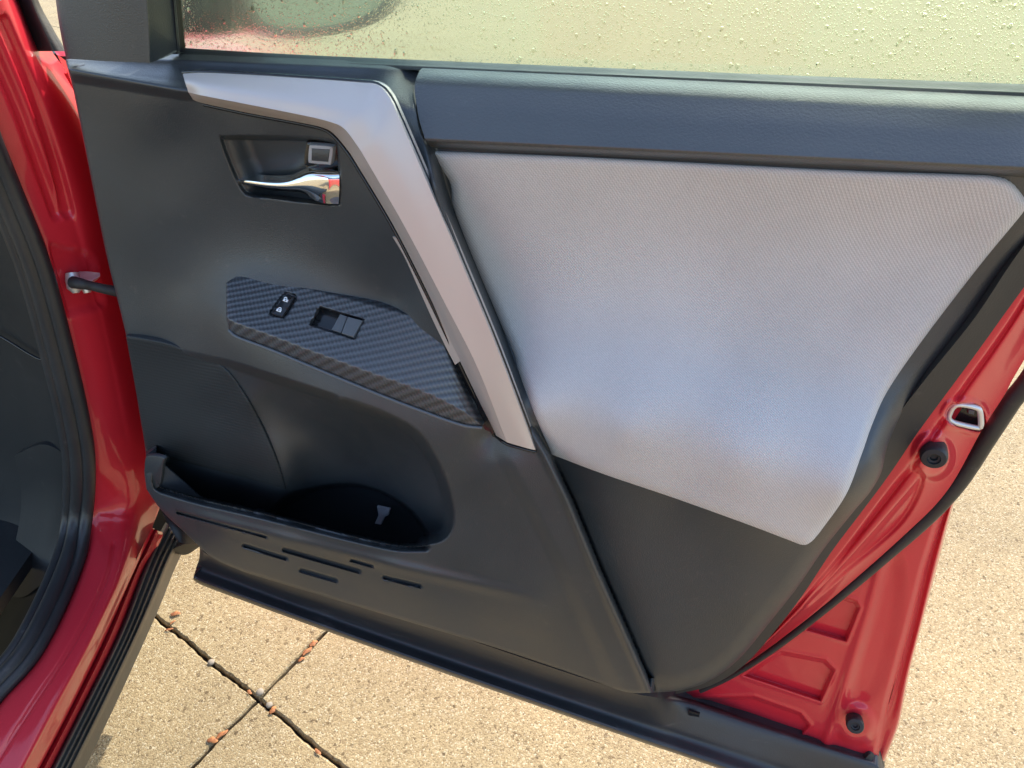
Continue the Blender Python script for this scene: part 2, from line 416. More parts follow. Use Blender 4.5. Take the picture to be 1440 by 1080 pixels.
def m_leaf():
    m, t, b = mat('dry_leaf', (0.45, 0.17, 0.045), 0.7); co = obj_coord(t)
    n = noise_tex(t, co, 160, 3)
    t.links.new(ramp(t, n.outputs['Fac'], [(0.3, (0.15, 0.045, 0.018)), (0.7, (0.46, 0.19, 0.06))]), b.inputs['Base Color']); return m
M_LEAF = m_leaf()
M_PEB, _, _ = mat('pale_pebble', (0.26, 0.22, 0.17), 0.9)

# ------------------------------------------------------------------ ground
def ground():
    z0 = np.zeros(3)
    e = 400.0
    g = new_mesh('ground', [(-e, -e, -0.022), (e, -e, -0.022), (e, e, -0.022), (-e, e, -0.022)], [(0, 1, 2, 3)], M_CONC, None, off=z0)
    g['kind'] = 'structure'
    c = PZ(363, 984, 0.0)
    e1 = PZ(480, 1080, 0) - PZ(204, 857, 0); e1 /= np.linalg.norm(e1)       # towards lower right
    e2 = PZ(463, 885, 0) - PZ(270, 1080, 0); e2 /= np.linalg.norm(e2)       # towards upper right
    for nm, dr, sd_ in (('joint_soil', e1, e2), ('joint_soil', e2, e1)):
        q = [c - dr * 2.3 - sd_ * .02, c + dr * 2.3 - sd_ * .02, c + dr * 2.3 + sd_ * .02, c - dr * 2.3 + sd_ * .02]
        zz = -.016 if dr is e1 else -.0145
        q = [(p[0], p[1], zz) for p in q]
        new_mesh(nm, q, [(0, 1, 2, 3)] if np.cross(q[1] - np.array(q[0]), q[2] - np.array(q[0]))[2] > 0 else [(3, 2, 1, 0)], M_SOIL, g, off=z0)
    rng = random.Random(3)
    SZ1, SZ2 = 2.4, 3.2; gap = 0.0030
    for i in range(-5, 4):
        for j in range(-2, 5):
            a0, a1 = i * SZ1 + gap, (i + 1) * SZ1 - gap; b0, b1 = j * SZ2 + gap, (j + 1) * SZ2 - gap
            if (c + e1 * (a0 + a1) / 2 + e2 * (b0 + b1) / 2)[1] > 16.5: continue
            near = i in (-1, 0) and j in (-1, 0)
            k = 260 if near else 2
            pts = []
            for (p, q, r_, s_) in ((a0, b0, a1, b0), (a1, b0, a1, b1), (a1, b1, a0, b1), (a0, b1, a0, b0)):
                for m in range(k):
                    t = m / k; aa = p + (r_ - p) * t; bb = q + (s_ - q) * t
                    if near:
                        jx = (rng.random() - .5) * 0.0030 + 0.0018 * math.sin(aa * 31 + bb * 23 + i) * math.sin(aa * 11 - bb * 17)
                        if p == r_: aa += jx
                        else: bb += jx
                    pts.append(c + e1 * aa + e2 * bb)
            pts = np.array(pts); n = len(pts); dz = rng.uniform(-0.003, 0.003) if near else -0.0015
            cen = pts.mean(0)
            top = pts + (cen - pts) / np.linalg.norm(cen - pts, axis=1)[:, None] * 0.004; top[:, 2] = dz
            mid = pts.copy(); mid[:, 2] = dz - 0.004; bot = pts.copy(); bot[:, 2] = -0.05
            F = [tuple(range(n))] + [(r * n + a, r * n + (a + 1) % n, (r + 1) * n + (a + 1) % n, (r + 1) * n + a) for r in (0, 1) for a in range(n)]
            F = [f[::-1] for f in F]
            ob = new_mesh('paving_slab', np.vstack([top, mid, bot]), F, M_CONC, g, 25, off=z0)
            bm = bmesh.new(); bm.from_mesh(ob.data); bmesh.ops.recalc_face_normals(bm, faces=bm.faces)
            bm.faces.ensure_lookup_table()
            bm.to_mesh(ob.data); bm.free()
ground()

# ------------------------------------------------------------------ the car
car = bpy.data.objects.new('car', None); COL.objects.link(car); car.location = tuple(ROOT)
car.empty_display_size = 0.1
tagtop(car, 'red car with its front door swung open on sunlit paving', 'car')

# ---- door surface: control points (picture px, px, metres proud of the door plane)
tL = TPS([(95, 100, .004), (120, 160, 0), (130, 250, -.004), (150, 380, -.004), (180, 470, .002), (205, 600, .006),
          (250, 130, .012), (250, 200, .0), (250, 300, -.004), (260, 400, -.004), (260, 470, .008), (400, 150, .012), (400, 240, 0), (420, 330, -.006),
          (350, 360, -.004), (460, 370, -.004), (560, 420, .004), (520, 130, .012), 
          (330, 480, .036), (400, 505, .048), (500, 548, .052), (600, 590, .052), (660, 606, .052), (310, 440, .02), 
          (206, 660, .050), (225, 692, .056), (300, 713, .060), (420, 742, .062), (500, 760, .062), (600, 776, .060), (650, 740, .054), (645, 680, .052), (660, 630, .052),
          (240, 720, .058), (320, 745, .064), (400, 766, .066), (560, 806, .068), (750, 850, .062), (290, 790, .042), (400, 815, .046), (480, 842, .044), (700, 905, .042), (860, 965, .036),
          (580, 108, -.006), (578, 130, .008), (578, 152, .017), (590, 190, .023), (566, 175, .025), (608, 252, .043), (658, 371, .047), (708, 493, .051), (758, 628, .052), (545, 124, .018), (430, 106, .012), (300, 100, .008), (498, 240, .014), (546, 325, .020), (598, 428, .026), (642, 527, .033), (688, 612, .042), (700, 650, .055), (740, 730, .058), (800, 850, .054), (880, 960, .042), (760, 640, .052)], 2e-4)
tR = TPS([(560, 150, .0), (600, 215, .012), (800, 222, .013), (1000, 232, .013), (1200, 242, .013), (1400, 262, .010), (1550, 220, .0), (630, 262, .006),
          (660, 340, -.006), (800, 320, -.006), (1000, 330, -.008), (1200, 330, -.008), (1350, 340, -.006), (690, 415, -.010), (850, 415, -.012), (1000, 430, -.012), (1130, 455, -.012), (1250, 470, -.011), (1285, 470, -.010),
          (712, 470, .002), (850, 478, .003), (1000, 505, .004), (1140, 545, .006), (1235, 575, .008), (1300, 525, -.008),
          (738, 540, .032), (860, 555, .035), (1000, 588, .037), (1140, 634, .041), (1222, 648, .039), (1262, 600, .012),
          (752, 585, .046), (880, 605, .050), (1040, 648, .052), (1185, 696, .052), (1228, 684, .040),
          (776, 642, .030), (950, 697, .029), (1130, 767, .026), (1170, 742, .032),
          (810, 700, .027), (1000, 770, .024), (1120, 805, .022), (850, 790, .027), (900, 900, .028), (1050, 850, .022), (930, 965, .022), (1010, 940, .018), (1090, 850, .018)], 2e-4)
tI = TPS([(186, 490, .004), (212, 600, .006), (300, 500, .012), (322, 522, .022), (300, 580, .012), (350, 565, .024), (385, 630, .022), (230, 640, .004), (320, 662, .006), (402, 684, .012),
          (260, 682, -.024), (340, 702, -.034), (420, 722, -.050), (345, 530, .024), (400, 522, .038), (500, 556, .044), (385, 565, .014), (425, 600, -.002), (430, 680, -.014),
          (460, 620, -.016), (480, 580, .010), (520, 640, -.030), (480, 672, -.032), (560, 600, .012), (570, 650, -.018), (610, 700, .004), (600, 745, -.02), (550, 750, -.06), (500, 745, -.065), (560, 700, -.04)], 2e-4)
RIDGE = np.array([(596, 60), (593, 97), (585, 126), (590, 165), (600, 203), (606, 225), (624, 290), (690, 450), (747, 600), (770, 640), (800, 702), (840, 800), (880, 890), (917, 975), (940, 1030)], float)
POCKET = cr([(300, 500), (330, 507), (400, 530), (480, 556), (540, 577), (590, 606), (622, 655), (638, 705), (639, 738), (625, 760), (598, 768), (556, 767), (490, 753), (420, 735),
             (350, 718), (285, 703), (240, 690), (222, 682), (224, 660), (234, 645), (216, 640), (186, 482), (230, 484)], 200, closed=True)
LIP = cr([(598, 768), (556, 767), (490, 753), (420, 735), (350, 718), (285, 703), (240, 690), (222, 682), (224, 660), (234, 643)], 60)
RIGHT = cr([(480, 556), (540, 577), (590, 606), (622, 655), (638, 705), (639, 738), (625, 760), (598, 768)], 50)
SOFT = cr([(216, 640), (186, 482), (230, 484), (300, 500), (330, 507), (400, 530), (480, 556)], 50)
FLOOR = cr([(400, 696), (440, 684), (490, 678), (540, 690), (580, 716), (604, 748), (606, 766), (590, 775), (500, 765), (420, 745), (380, 730)], 80, closed=True)
SLOTS = [((250, 721), (374, 755), 2.0), ((344, 767), (402, 785), 3.2), ((400, 773), (505, 803), 3.6), ((424, 802), (472, 816), 3.6), ((495, 788), (523, 796), 2.6), ((541, 812), (590, 824), 3.2)]
HREC = cr([(308, 193), (320, 190), (370, 190), (430, 192), (472, 198), (478, 210), (479, 280), (474, 289), (430, 286), (380, 280), (350, 277), (338, 268), (322, 235)], 120, closed=True)

def Wtrim(X, Y):
    L = tL(X, Y); Rr = tR(X, Y)
    s = X - np.interp(Y, RIDGE[:, 1], RIDGE[:, 0])
    # upper rail: surface rolls back to the glass above its ridge
    yr = np.interp(X, [95, 122, 258, 400, 545, 600], [95, 99, 121, 128, 140, 150]); yb = np.interp(X, [95, 245, 600], [84, 84, 98])
    t = np.clip((Y - yb) / (yr - yb), 0, 1.6)
    L = L - .030 * (1 - sst(0, 1.25, t)) + .006 * sst(0.8, 1.2, t) * (1 - sst(yr + 6, yr + 22, Y)) * (1 - sst(480, 540, X))
    # pocket
    ins = inside(X, Y, POCKET)
    bl = sst(0, 5.0, dist_poly(X, Y, LIP)) * sst(0, 16, dist_poly(X, Y, RIGHT)) * sst(0, 14, dist_poly(X, Y, SOFT))
    I = tI(X, Y)
    fl = np.clip(sdf(X, Y, FLOOR), 0, 8) / 8
    I = I - .05 * fl * fl * (3 - 2 * fl)
    L = np.where(ins, L * (1 - bl) + I * bl, L)
    mh = (1 - sst(634, 641, Y)) * (1 - sst(225, 245, X)) * sst(540, 570, Y); L = L * (1 - mh) + .004 * mh
    # lip rolls towards the cavity
    dl = dist_poly(X, Y, LIP)
    L = L - np.where(~ins, .010 * (1 - sst(0, 9, dl)), 0)
    # crease of the pocket face
    cx = np.interp(X, [240, 400, 560, 750, 900], [716, 757, 797, 840, 900])
    L = L + .004 * np.exp(-((Y - cx) / 9.0) ** 2) * sst(235, 300, X) * (1 - sst(640, 800, X))
    for a, b, hw in SLOTS:
        L = L - .0055 * (1 - sst(hw - 1.8, hw + 0.6, dist_poly(X, Y, [a, b])))
    # handle recess
    dh = sdf(X, Y, HREC); dleft = dist_poly(X, Y, [(308, 193), (322, 235), (338, 268)])
    L = L - np.where(dh > 0, .026 * sst(0, 7, dh) * (0.25 + 0.75 * sst(4, 44, dleft + 0 * X)), 0)
    # soft edge along the pillar facet
    fx = np.interp(Y, [600, 640, 760, 880, 985], [690, 706, 770, 825, 872])
    L = L + .005 * sst(-14, 14, X - fx) * sst(600, 660, Y)
    # ridge
    L = L + .005 * np.exp(-((s + 5) / 5.0) ** 2) * sst(215, 270, Y)
    b = np.where(Y < 600, sst(-4, 13, s), sst(0, 6, s))
    # recess beneath the fabric and a gap beside the ridge
    Rr = Rr - .010 * (1 - sst(4, 10, s)) * sst(630, 700, Y)
    ybol = np.interp(X, [580, 1600], [205, 253]); Rr = Rr - .085 * (1 - sst(ybol - 14, ybol - 2, Y))
    W = L * (1 - b) + Rr * b
    W = np.maximum(W, -.078)
    return W

# ---- painted inner shell of the door (red), with its stampings
def shell():
    T = [(700, 860), (860, 935), (985, 950), (1060, 895), (1130, 800), (1190, 710), (1235, 630), (1300, 530), (1380, 425), (1440, 335), (1600, 110)]
    B = [(700, 925), (860, 985), (960, 1000), (1060, 1030), (1140, 1058), (1190, 1075), (1216, 1078), (1236, 1020), (1262, 915), (1300, 800), (1332, 700)]
    nu, nv = 420, 150
    # two sheets: jamb face inside the weatherstrip, stamped sheet outside it
    inner = [(1600, 100), (1440, 370), (1380, 455), (1300, 560), (1235, 660), (1180, 745), (1120, 830), (1050, 915), (975, 962)]
    outer = [(1600, 255), (1446, 497), (1412, 556), (1380, 606), (1332, 690), (1270, 754), (1165, 846), (1085, 908), (1010, 958)]
    G0 = coons(inner, outer, [inner[0], outer[0]], [inner[-1], outer[-1]], 460, 90)
    X, Y = G0; t = np.linspace(0, 1, 90)[None, :]
    w_ = -.022 - .030 * sst(0.30, 1.0, t) - .006 * np.exp(-((t - .40) / .05) ** 2) + .004 * np.exp(-((t - .55) / .06) ** 2) * sst(620, 700, Y)
    # dished seat of the rubber stop and of the latch
    dB = np.hypot((X - 1312) / 1.0, (Y - 641) / 1.15)
    w_ += .008 * (1 - sst(20, 34, dB))
    dL = sdf(X, Y, cr([(1333, 588), (1342, 571), (1376, 574), (1381, 602), (1350, 598)], 60, closed=True))
    w_ -= .030 * sst(-2, 3, dL); w_ += .004 * sst(-14, -4, dL) * (1 - sst(-4, -1, dL))
    dR = sdf(X, Y, cr([(1268, 668), (1300, 672), (1270, 735), (1190, 805), (1130, 855), (1175, 790)], 60, closed=True))
    w_ -= .007 * sst(-3, 6, dR)
    jamb = grid_mesh('front_door', P(X, Y, w_), M_RED, car, 0.03, smooth=50)
    # stamped lower sheet
    T = [(940, 958), (1010, 950), (1085, 900), (1165, 838), (1270, 746), (1343, 672)]
    B = [(940, 985), (1000, 996), (1100, 1030), (1170, 1052), (1222, 1068), (1234, 1070)]
    Rr = [(1343, 672), (1320, 738), (1300, 800), (1280, 880), (1262, 945), (1249, 992), (1234, 1070)]
    X, Y = coons(T, B, [T[0], B[0]], Rr, 330, 190)
    w_ = -.060 + 0 * X
    for pl, dep, sw in (([(1176, 836), (1204, 845), (1209, 854), (1190, 902), (1134, 886), (1150, 862)], 0.010, 5),
                        ([(1098, 916), (1160, 928), (1174, 942), (1154, 986), (1046, 950), (1075, 930)], 0.010, 5),
                        ([(975, 982), (1060, 980), (1125, 1003), (1139, 1020), (1126, 1034), (1050, 1010)], .006, 4)):
        d = sdf(X, Y, pl); w_ -= dep * .8 * sst(-1, sw, d); w_ += .0012 * np.exp(-((d + 2) / 2.5) ** 2)
    rx = np.interp(Y, [700, 770, 860, 1000, 1080], [1270, 1246, 1222, 1178, 1150]); w_ += .005 * np.exp(-((X - rx) / 9.0) ** 2)
    d = sdf(X, Y, cr([(1232, 800), (1262, 790), (1262, 860), (1240, 950), (1216, 985), (1196, 970), (1210, 900)], 80, closed=True)); w_ -= .004 * sst(-14, 14, d)
    w_ += .006 * (1 - sst(18, 34, np.hypot(X - 1204, Y - 1018)))
    w_ -= .004 * (1 - sst(0, 10, dist_poly(X, Y, Rr)))
    grid_mesh('stamped_sheet', P(X, Y, w_), M_RED, jamb, 0.02, smooth=50)
    # hemmed flange of the outer skin
    rails = [[(1344, 668, -.064), (1320, 738, -.064), (1300, 800, -.064), (1280, 880, -.064), (1262, 945, -.064), (1249, 992, -.064), (1234, 1016, -.064), (1222, 1062, -.064)],
             [(1347, 670, -.082), (1324, 738, -.082), (1304, 800, -.082), (1285, 880, -.082), (1267, 945, -.082), (1254, 994, -.082), (1243, 1018, -.080), (1232, 1064, -.078)],
             [(1350, 672, -.080), (1332, 730, -.080), (1313, 800, -.080), (1293, 880, -.080), (1275, 950, -.080), (1265, 1000, -.080), (1258, 1026, -.080), (1241, 1070, -.080)],
             [(1352, 672, -.090), (1335, 730, -.092), (1317, 800, -.092), (1296, 880, -.092), (1278, 950, -.092), (1268, 1002, -.092), (1261, 1028, -.092), (1243, 1074, -.092)]]
    grid_mesh('skin_flange', loft3([DP(r) for r in rails], 90, 6), M_RED, jamb, 0.01)
    # outer skin on the far side
    sk = []
    for i, u in enumerate(np.linspace(-.66, .53, 60)):
        col = []
        for z in np.linspace(1.03, .305, 24):
            bul = .05 * math.sin((z - .305) / .725 * math.pi) ** .7
            p = DV * u + NV * (DD + .095 + bul) + np.array([0, 0, z]); 
            col.append(p)
        sk.append(col)
    sk = np.array(sk)
    # trim to the rear edge of the lower sheet
    ed = np.array([P(a, b_, -.09) for a, b_ in ((1243, 1070), (1268, 1000), (1296, 880), (1335, 730), (1345, 690), (1388, 614), (1424, 562), (1600, 282))])
    for j in range(24):
        z = sk[0, j, 2]
        umax = np.interp(z, ed[:, 2], ed[:, :] @ DV) - np.interp(z, [ed[4, 2], ed[5, 2]], [.004, .022])
        umin = np.interp(z, [.55, 1.05], [-.785, -.715])
        f = np.linspace(umin, umax, 60)
        for i in range(60):
            sk[i, j, :2] += DV[:2] * (f[i] - sk[i, j] @ DV)
    grid_mesh('outer_skin', sk, M_RED, jamb, 0)
    he = [[P(100, 110, -.014), P(126, 240, -.014), P(152, 360, -.014), P(180, 475, -.014), P(207, 640, -.014), P(232, 716, -.02)], [], []]
    for k, p in enumerate(he[0]):
        jz = int(np.argmin(abs(sk[0, :, 2] - p[2]))); q = sk[0, jz].copy(); q[2] = p[2]
        he[1].append(p * .6 + q * .4 + DV * .012); he[2].append(q)
    grid_mesh('hinge_edge', loft3(he, 60, 6), M_RED, jamb, 0)
    return jamb
door = shell()
door['label'] = 'red painted inner shell of the open front door'

# ---- trim panel
def trim_panel():
    T = [(92, 84), (160, 84), (245, 83), (400, 89), (592, 97), (1000, 115), (1440, 136), (1600, 143)]
    B = [(206, 688), (221, 710), (235, 726), (260, 749), (281, 769), (300, 785), (340, 803), (400, 822), (480, 846), (590, 879), (700, 912), (830, 956), (880, 973), (916, 974),
         (960, 970), (1000, 956), (1040, 926), (1085, 872), (1120, 828), (1160, 770), (1200, 720), (1225, 690), (1240, 662), (1247, 630), (1264, 592), (1300, 545), (1370, 457), (1440, 356), (1600, 160)]
    L = [(92, 84), (104, 130), (126, 240), (150, 360), (178, 475), (196, 580), (205, 638), (203, 664), (206, 688)]
    X, Y = coons(T, B, L, [T[-1], B[-1]], 960, 560)
    w_ = Wtrim(X, Y)
    b = border(X, Y)
    rightpart = b[(b[:, 0] > 930) & (b[:, 1] > 150)][::3]
    d = np.clip(dist_poly(X, Y, rightpart) / 26, 0, 1); w_ -= .020 * (1 - np.sqrt(np.clip(1 - (1 - d) ** 2, 0, 1)))
    w_ -= edge_round(X, Y, 5, .004)
    o = grid_mesh('trim_panel', P(X, Y, w_), M_PLAS, door, 0.02, smooth=70)
    return o
trim_panel()

# ---- fabric insert
FT = [(604, 211), (800, 219), (1000, 229), (1200, 239), (1350, 244), (1398, 247), (1424, 257), (1447, 285)]
FB = [(776, 640), (850, 668), (950, 702), (1050, 738), (1105, 759), (1128, 767), (1140, 763), (1152, 750)]
FL = [(604, 211), (622, 240), (633, 260), (637, 292), (660, 355), (700, 448), (722, 498), (729, 524), (752, 585), (776, 640)]
FR = [(1447, 285), (1436, 304), (1380, 372), (1300, 476), (1250, 548), (1228, 595), (1212, 640), (1190, 696), (1152, 750)]
X, Y = coons(FT, FB, FL, FR, 330, 240)
fw = tR(X, Y) + .006 - edge_round(X, Y, 15, .008)
grid_mesh('fabric_insert', P(X, Y, fw), M_FAB, door, 0.01, smooth=70)

# ---- padded upper bolster
bol = [[(592, 97, -0.0320), (700, 102, -0.0320), (1000, 116, -0.0320), (1440, 137, -0.0320), (1600, 145, -0.0320)],
       [(587, 106, -0.0160), (700, 111, -0.0160), (1000, 125, -0.0160), (1440, 146, -0.0160), (1600, 154, -0.0160)],
       [(584, 116, -0.0050), (700, 121, -0.0050), (1000, 135, -0.0050), (1440, 156, -0.0050), (1600, 164, -0.0050)],
       [(583, 128, 0.0020), (700, 133, 0.0020), (1000, 147, 0.0020), (1440, 168, 0.0020), (1600, 176, 0.0020)],
       [(586, 148, 0.0120), (700, 153, 0.0120), (1000, 167, 0.0120), (1440, 188, 0.0120), (1600, 196, 0.0120)],
       [(590, 170, 0.0210), (700, 175, 0.0210), (1000, 189, 0.0210), (1440, 210, 0.0210), (1600, 218, 0.0210)],
       [(596, 190, 0.0290), (700, 195, 0.0290), (1000, 209, 0.0290), (1440, 230, 0.0290), (1600, 238, 0.0290)],
       [(598, 196, 0.0305), (700, 201, 0.0305), (1000, 215, 0.0305), (1440, 236, 0.0305), (1600, 244, 0.0305)],
       [(600, 201, 0.0270), (700, 206, 0.0270), (1000, 220, 0.0270), (1440, 241, 0.0270), (1600, 249, 0.0270)],
       [(603, 211, 0.0060), (700, 216, 0.0060), (1000, 230, 0.0060), (1440, 251, 0.0060), (1600, 259, 0.0060)]]
grid_mesh('upper_bolster', loft3([DP(r) for r in bol], 160, 7), M_SOFT, door, 0.012, smooth=80)

# ---- belt weatherstrip, window frame, sail cover
bel = [[(236, 68, -.052), (400, 78, -.052), (600, 87, -.052), (1000, 104, -.052), (1440, 121, -.052), (1600, 127, -.052)],
       [(238, 77, -.042), (400, 84, -.042), (600, 92, -.042), (1000, 109.5, -.042), (1440, 128, -.042), (1600, 134, -.042)],
       [(238, 79, -.038), (400, 85, -.038), (600, 93.5, -.038), (1000, 111, -.038), (1440, 130, -.038), (1600, 136, -.038)],
       [(238, 87, -.033), (400, 91, -.033), (600, 99, -.033), (1000, 118, -.033), (1440, 139, -.033), (1600, 146, -.033)]]
grid_mesh('belt_weatherstrip', loft3([DP(r) for r in bel], 90, 3, False), M_SEAL, door, 0.006, smooth=25)
fra = [[(205, -260, -.03), (225, -60, -.03), (233, 10, -.03), (240, 76, -.03)],
       [(214, -260, -.036), (234, -60, -.036), (241, 10, -.036), (247, 76, -.036)],
       [(218, -260, -.036), (238, -60, -.036), (245, 10, -.036), (250, 76, -.036)],
       [(222, -260, -.052), (241, -60, -.052), (248, 10, -.052), (254, 76, -.052)]]
grid_mesh('window_channel', loft3([DP(r) for r in fra], 40, 4, False), M_SEAL, door, 0.008, smooth=25)
sail = [[(58, -260, -.012), (72, -60, -.012), (79, 5, -.012), (85, 45, -.012), (93, 83, -.012)],
        [(66, -260, -.002), (80, -60, -.002), (87, 5, -.002), (93, 45, -.002), (101, 83, -.002)],
        [(120, -260, .004), (135, -60, .004), (140, 5, .004), (144, 45, .004), (148, 86, .004)],
        [(180, -260, .004), (196, -60, .004), (200, 5, .004), (203, 45, .004), (204, 88, .004)],
        [(190, -260, 0), (205, -60, 0), (209, 5, 0), (212, 45, 0), (214, 87, 0)],
        [(208, -260, -.03), (228, -60, -.03), (236, 5, -.03), (240, 45, -.03), (243, 74, -.03)]]
grid_mesh('mirror_corner_cover', loft3([DP(r) for r in sail], 50, 6), M_PLAS, door, 0.01, smooth=60)

# ---- window glass with condensation droplets
GW = -.055
gp = [P(a, b, GW) for a, b in ((212, -300), (1640, -300), (1640, 136), (250, 90))]
gv = np.vstack([gp, [q + NV * .004 for q in gp]])
new_mesh('window_glass', gv, [(3, 2, 1, 0), (4, 5, 6, 7), (0, 1, 5, 4), (1, 2, 6, 5), (2, 3, 7, 6), (3, 0, 4, 7)], M_GLASS, door, 20)
def droplets():
    rng = random.Random(11); V = []; F = []; seg = 9
    prof = [(1.0, 0.0), (0.86, 0.32), (0.5, 0.56)]
    back = GW - .0042
    for k in range(15000):
        px = rng.uniform(250, 1470); py = rng.uniform(-60, 128)
        if py > np.interp(px, [245, 600, 1440], [72, 86, 120]): continue
        big = rng.random() < .02
        c = P(px, py, back)
        r = rng.uniform(.0009, .0017) if big else rng.uniform(.00028, .00062)
        if px < 570: r *= 1.15
        ax, az = DV * r, np.array([0, 0, r * rng.uniform(1.0, 1.45)])
        b0 = len(V)
        for rr, h in prof:
            for q in range(seg):
                th = 2 * math.pi * q / seg
                V.append(c + NV * h * r + rr * (math.cos(th) * ax + math.sin(th) * az))
        V.append(c + NV * .64 * r)
        for m in range(2):
            for q in range(seg): F.append((b0 + m * seg + q, b0 + m * seg + (q + 1) % seg, b0 + (m + 1) * seg + (q + 1) % seg, b0 + (m + 1) * seg + q))
        for q in range(seg): F.append((b0 + 2 * seg + q, b0 + 2 * seg + (q + 1) % seg, b0 + 3 * seg))
        F.append(tuple(b0 + q for q in range(seg))[::-1])
    o = new_mesh('water_droplets', V, F, M_DROP, door, 60); o['kind'] = 'stuff'
droplets()

# ---- pull handle (satin silver boomerang)
outer = [(257, 104, .014), (285, 103, .018), (350, 106, .020), (430, 111, .022), (500, 116, .024), (528, 119, .028), (545, 133, .034), (560, 163, .042), (600, 255, .050), (650, 372, .054), (700, 492, .058), (753, 633, .058)]
mid = [(260, 115, .024), (287, 119, .032), (350, 128, .036), (430, 140, .040), (485, 150, .043), (510, 158, .046), (525, 180, .049), (541, 208, .052), (585, 290, .0555), (638, 405, .058), (690, 520, .061), (740, 630, .061)]
crs = [(265, 130, .026), (288, 135, .037), (350, 147, .042), (430, 163, .046), (466, 172, .049), (484, 181, .052), (502, 204, .0545), (518, 230, .056), (571, 322, .059), (625, 425, .061), (672, 518, .063), (713, 622, .063)]
inn = [(272, 141, .008), (289, 146, .012), (350, 159, .016), (425, 173, .020), (455, 180, .022), (470, 189, .024), (488, 210, .027), (503, 233, .029), (556, 322, .034), (608, 425, .038), (655, 525, .042), (697, 612, .046)]
half = [tuple((np.array(a) + np.array(b)) / 2 + np.array([0, 0, .004])) for a, b in zip(crs, inn)]
G = np.concatenate([loft3([DP(outer), DP(mid), DP(crs)], 200, 10), loft3([DP(crs), DP(half), DP(inn)], 200, 6)[:, 1:]], 1)
ph = grid_mesh('pull_handle', G, M_SILVER, door, 0.009, smooth=28)
ph['label'] = 'satin silver boomerang shaped pull handle trim'
# dark seam that frames it
sm = [(a[0], a[1], a[2] - .002) for a in inn]
tube('handle_seam', np.array([P(a[0] - 2.0, a[1] + 1.2, a[2] - .003) for a in cr(np.array(inn)[1:], 80)]), .0016, M_GLOSS, door, 8)
tube('handle_seam', np.array([P(a[0] + (0.5 if a[1] < 125 else 1.5), a[1] - 1.5, a[2] - .004) for a in cr(np.array(outer)[:], 80)]), .0018, M_GLOSS, door, 8)
tube('handle_seam', cr([P(697, 613, .046), P(712, 624, .058), P(735, 631, .058), P(753, 635, .056)], 14), .0017, M_GLOSS, door, 8)
# slim silver sliver and filler beside it
sl = [[(552, 333, .022), (569, 362, .026), (588, 404, .030), (610, 453, .034), (629, 492, .038), (640, 513, .040)],
      [(557, 334, .025), (578, 362, .030), (601, 404, .034), (624, 452, .038), (642, 487, .041), (650, 506, .043)]]
grid_mesh('silver_sliver', loft3([DP(r) for r in sl], 40, 4), M_SILVER, door, 0.01)
fil = [[(640, 512, .034), (650, 540, .037), (662, 567, .041), (682, 604, .048)], [(650, 504, .036), (664, 535, .040), (678, 566, .044), (699, 612, .048)]]
grid_mesh('handle_filler', loft3([DP(r) for r in fil], 20, 4), M_GLOSS, door, 0.01)

# ---- armrest switch panel (carbon weave)
tp = [(318, 398, .016), (342, 388, .004), (400, 396, .003), (470, 413, .006), (540, 431, .010), (585, 445, .016), (613, 460, .022), (635, 505, .036), (657, 555, .046), (678, 598, .054)]
rd = [(318, 447, .054), (335, 455, .058), (380, 471, .060), (440, 494, .062), (510, 520, .063), (560, 538, .063), (600, 553, .063), (630, 567, .062), (655, 581, .060), (678, 599, .055)]
bt = [(322, 463, .052), (335, 473, .057), (380, 490, .059), (440, 515, .061), (510, 544, .062), (560, 564, .062), (600, 579, .062), (630, 590, .061), (655, 597.5, .059), (678, 600, .055)]
PN = 260
tA, rA, bA = (cr(q, PN, arclen=False) for q in (tp, rd, bt))
t1 = np.linspace(0, 1, 90)[None, :, None]; t2 = np.linspace(0, 1, 16)[None, 1:, None]
A1 = tA[:, None] * (1 - t1) + rA[:, None] * t1; A2 = rA[:, None] * (1 - t2) + bA[:, None] * t2
PG = np.concatenate([A1, A2], 1); PX, PYg, PW = PG[..., 0].copy(), PG[..., 1].copy(), PG[..., 2].copy()
for _ in range(5):                                       # soften the ridge between top and front face
    PW[:, 1:-1] = .25 * PW[:, :-2] + .5 * PW[:, 1:-1] + .25 * PW[:, 2:]
def wp(x, y):
    x = np.atleast_1d(np.asarray(x, float)); y = np.atleast_1d(np.asarray(y, float)); out = np.empty(len(x))
    for i in range(len(x)):
        d = (PX - x[i]) ** 2 + (PYg - y[i]) ** 2; k = np.argpartition(d.ravel(), 4)[:4]
        ww = 1 / (d.ravel()[k] + .05); out[i] = (PW0.ravel()[k] * ww).sum() / ww.sum()
    return out
PW0 = PW.copy()
APER = [(450, 431), (512, 449), (498, 477), (436, 457)]
LOCK = cr([(400, 413), (411, 414), (416, 418), (401, 444), (395, 446), (382, 443), (381, 438)], 60, closed=True)
PW = PW - .009 * sst(-1, 2, sdf(PX, PYg, APER)) - .004 * sst(-1.5, 1, sdf(PX, PYg, LOCK)) - edge_round(PX, PYg, 4, .0025)
sp = grid_mesh('switch_panel', P(PX, PYg, PW), M_CARB, door, 0.03, smooth=60)
sp['label'] = 'carbon weave switch panel on the armrest'
e_ = cr(np.array(bt), 120)
tube('panel_edge_bead', np.array([P(a[0], a[1] + 1.6, a[2] + .0005) for a in e_]), .0016, M_SWITCH, door, 8)
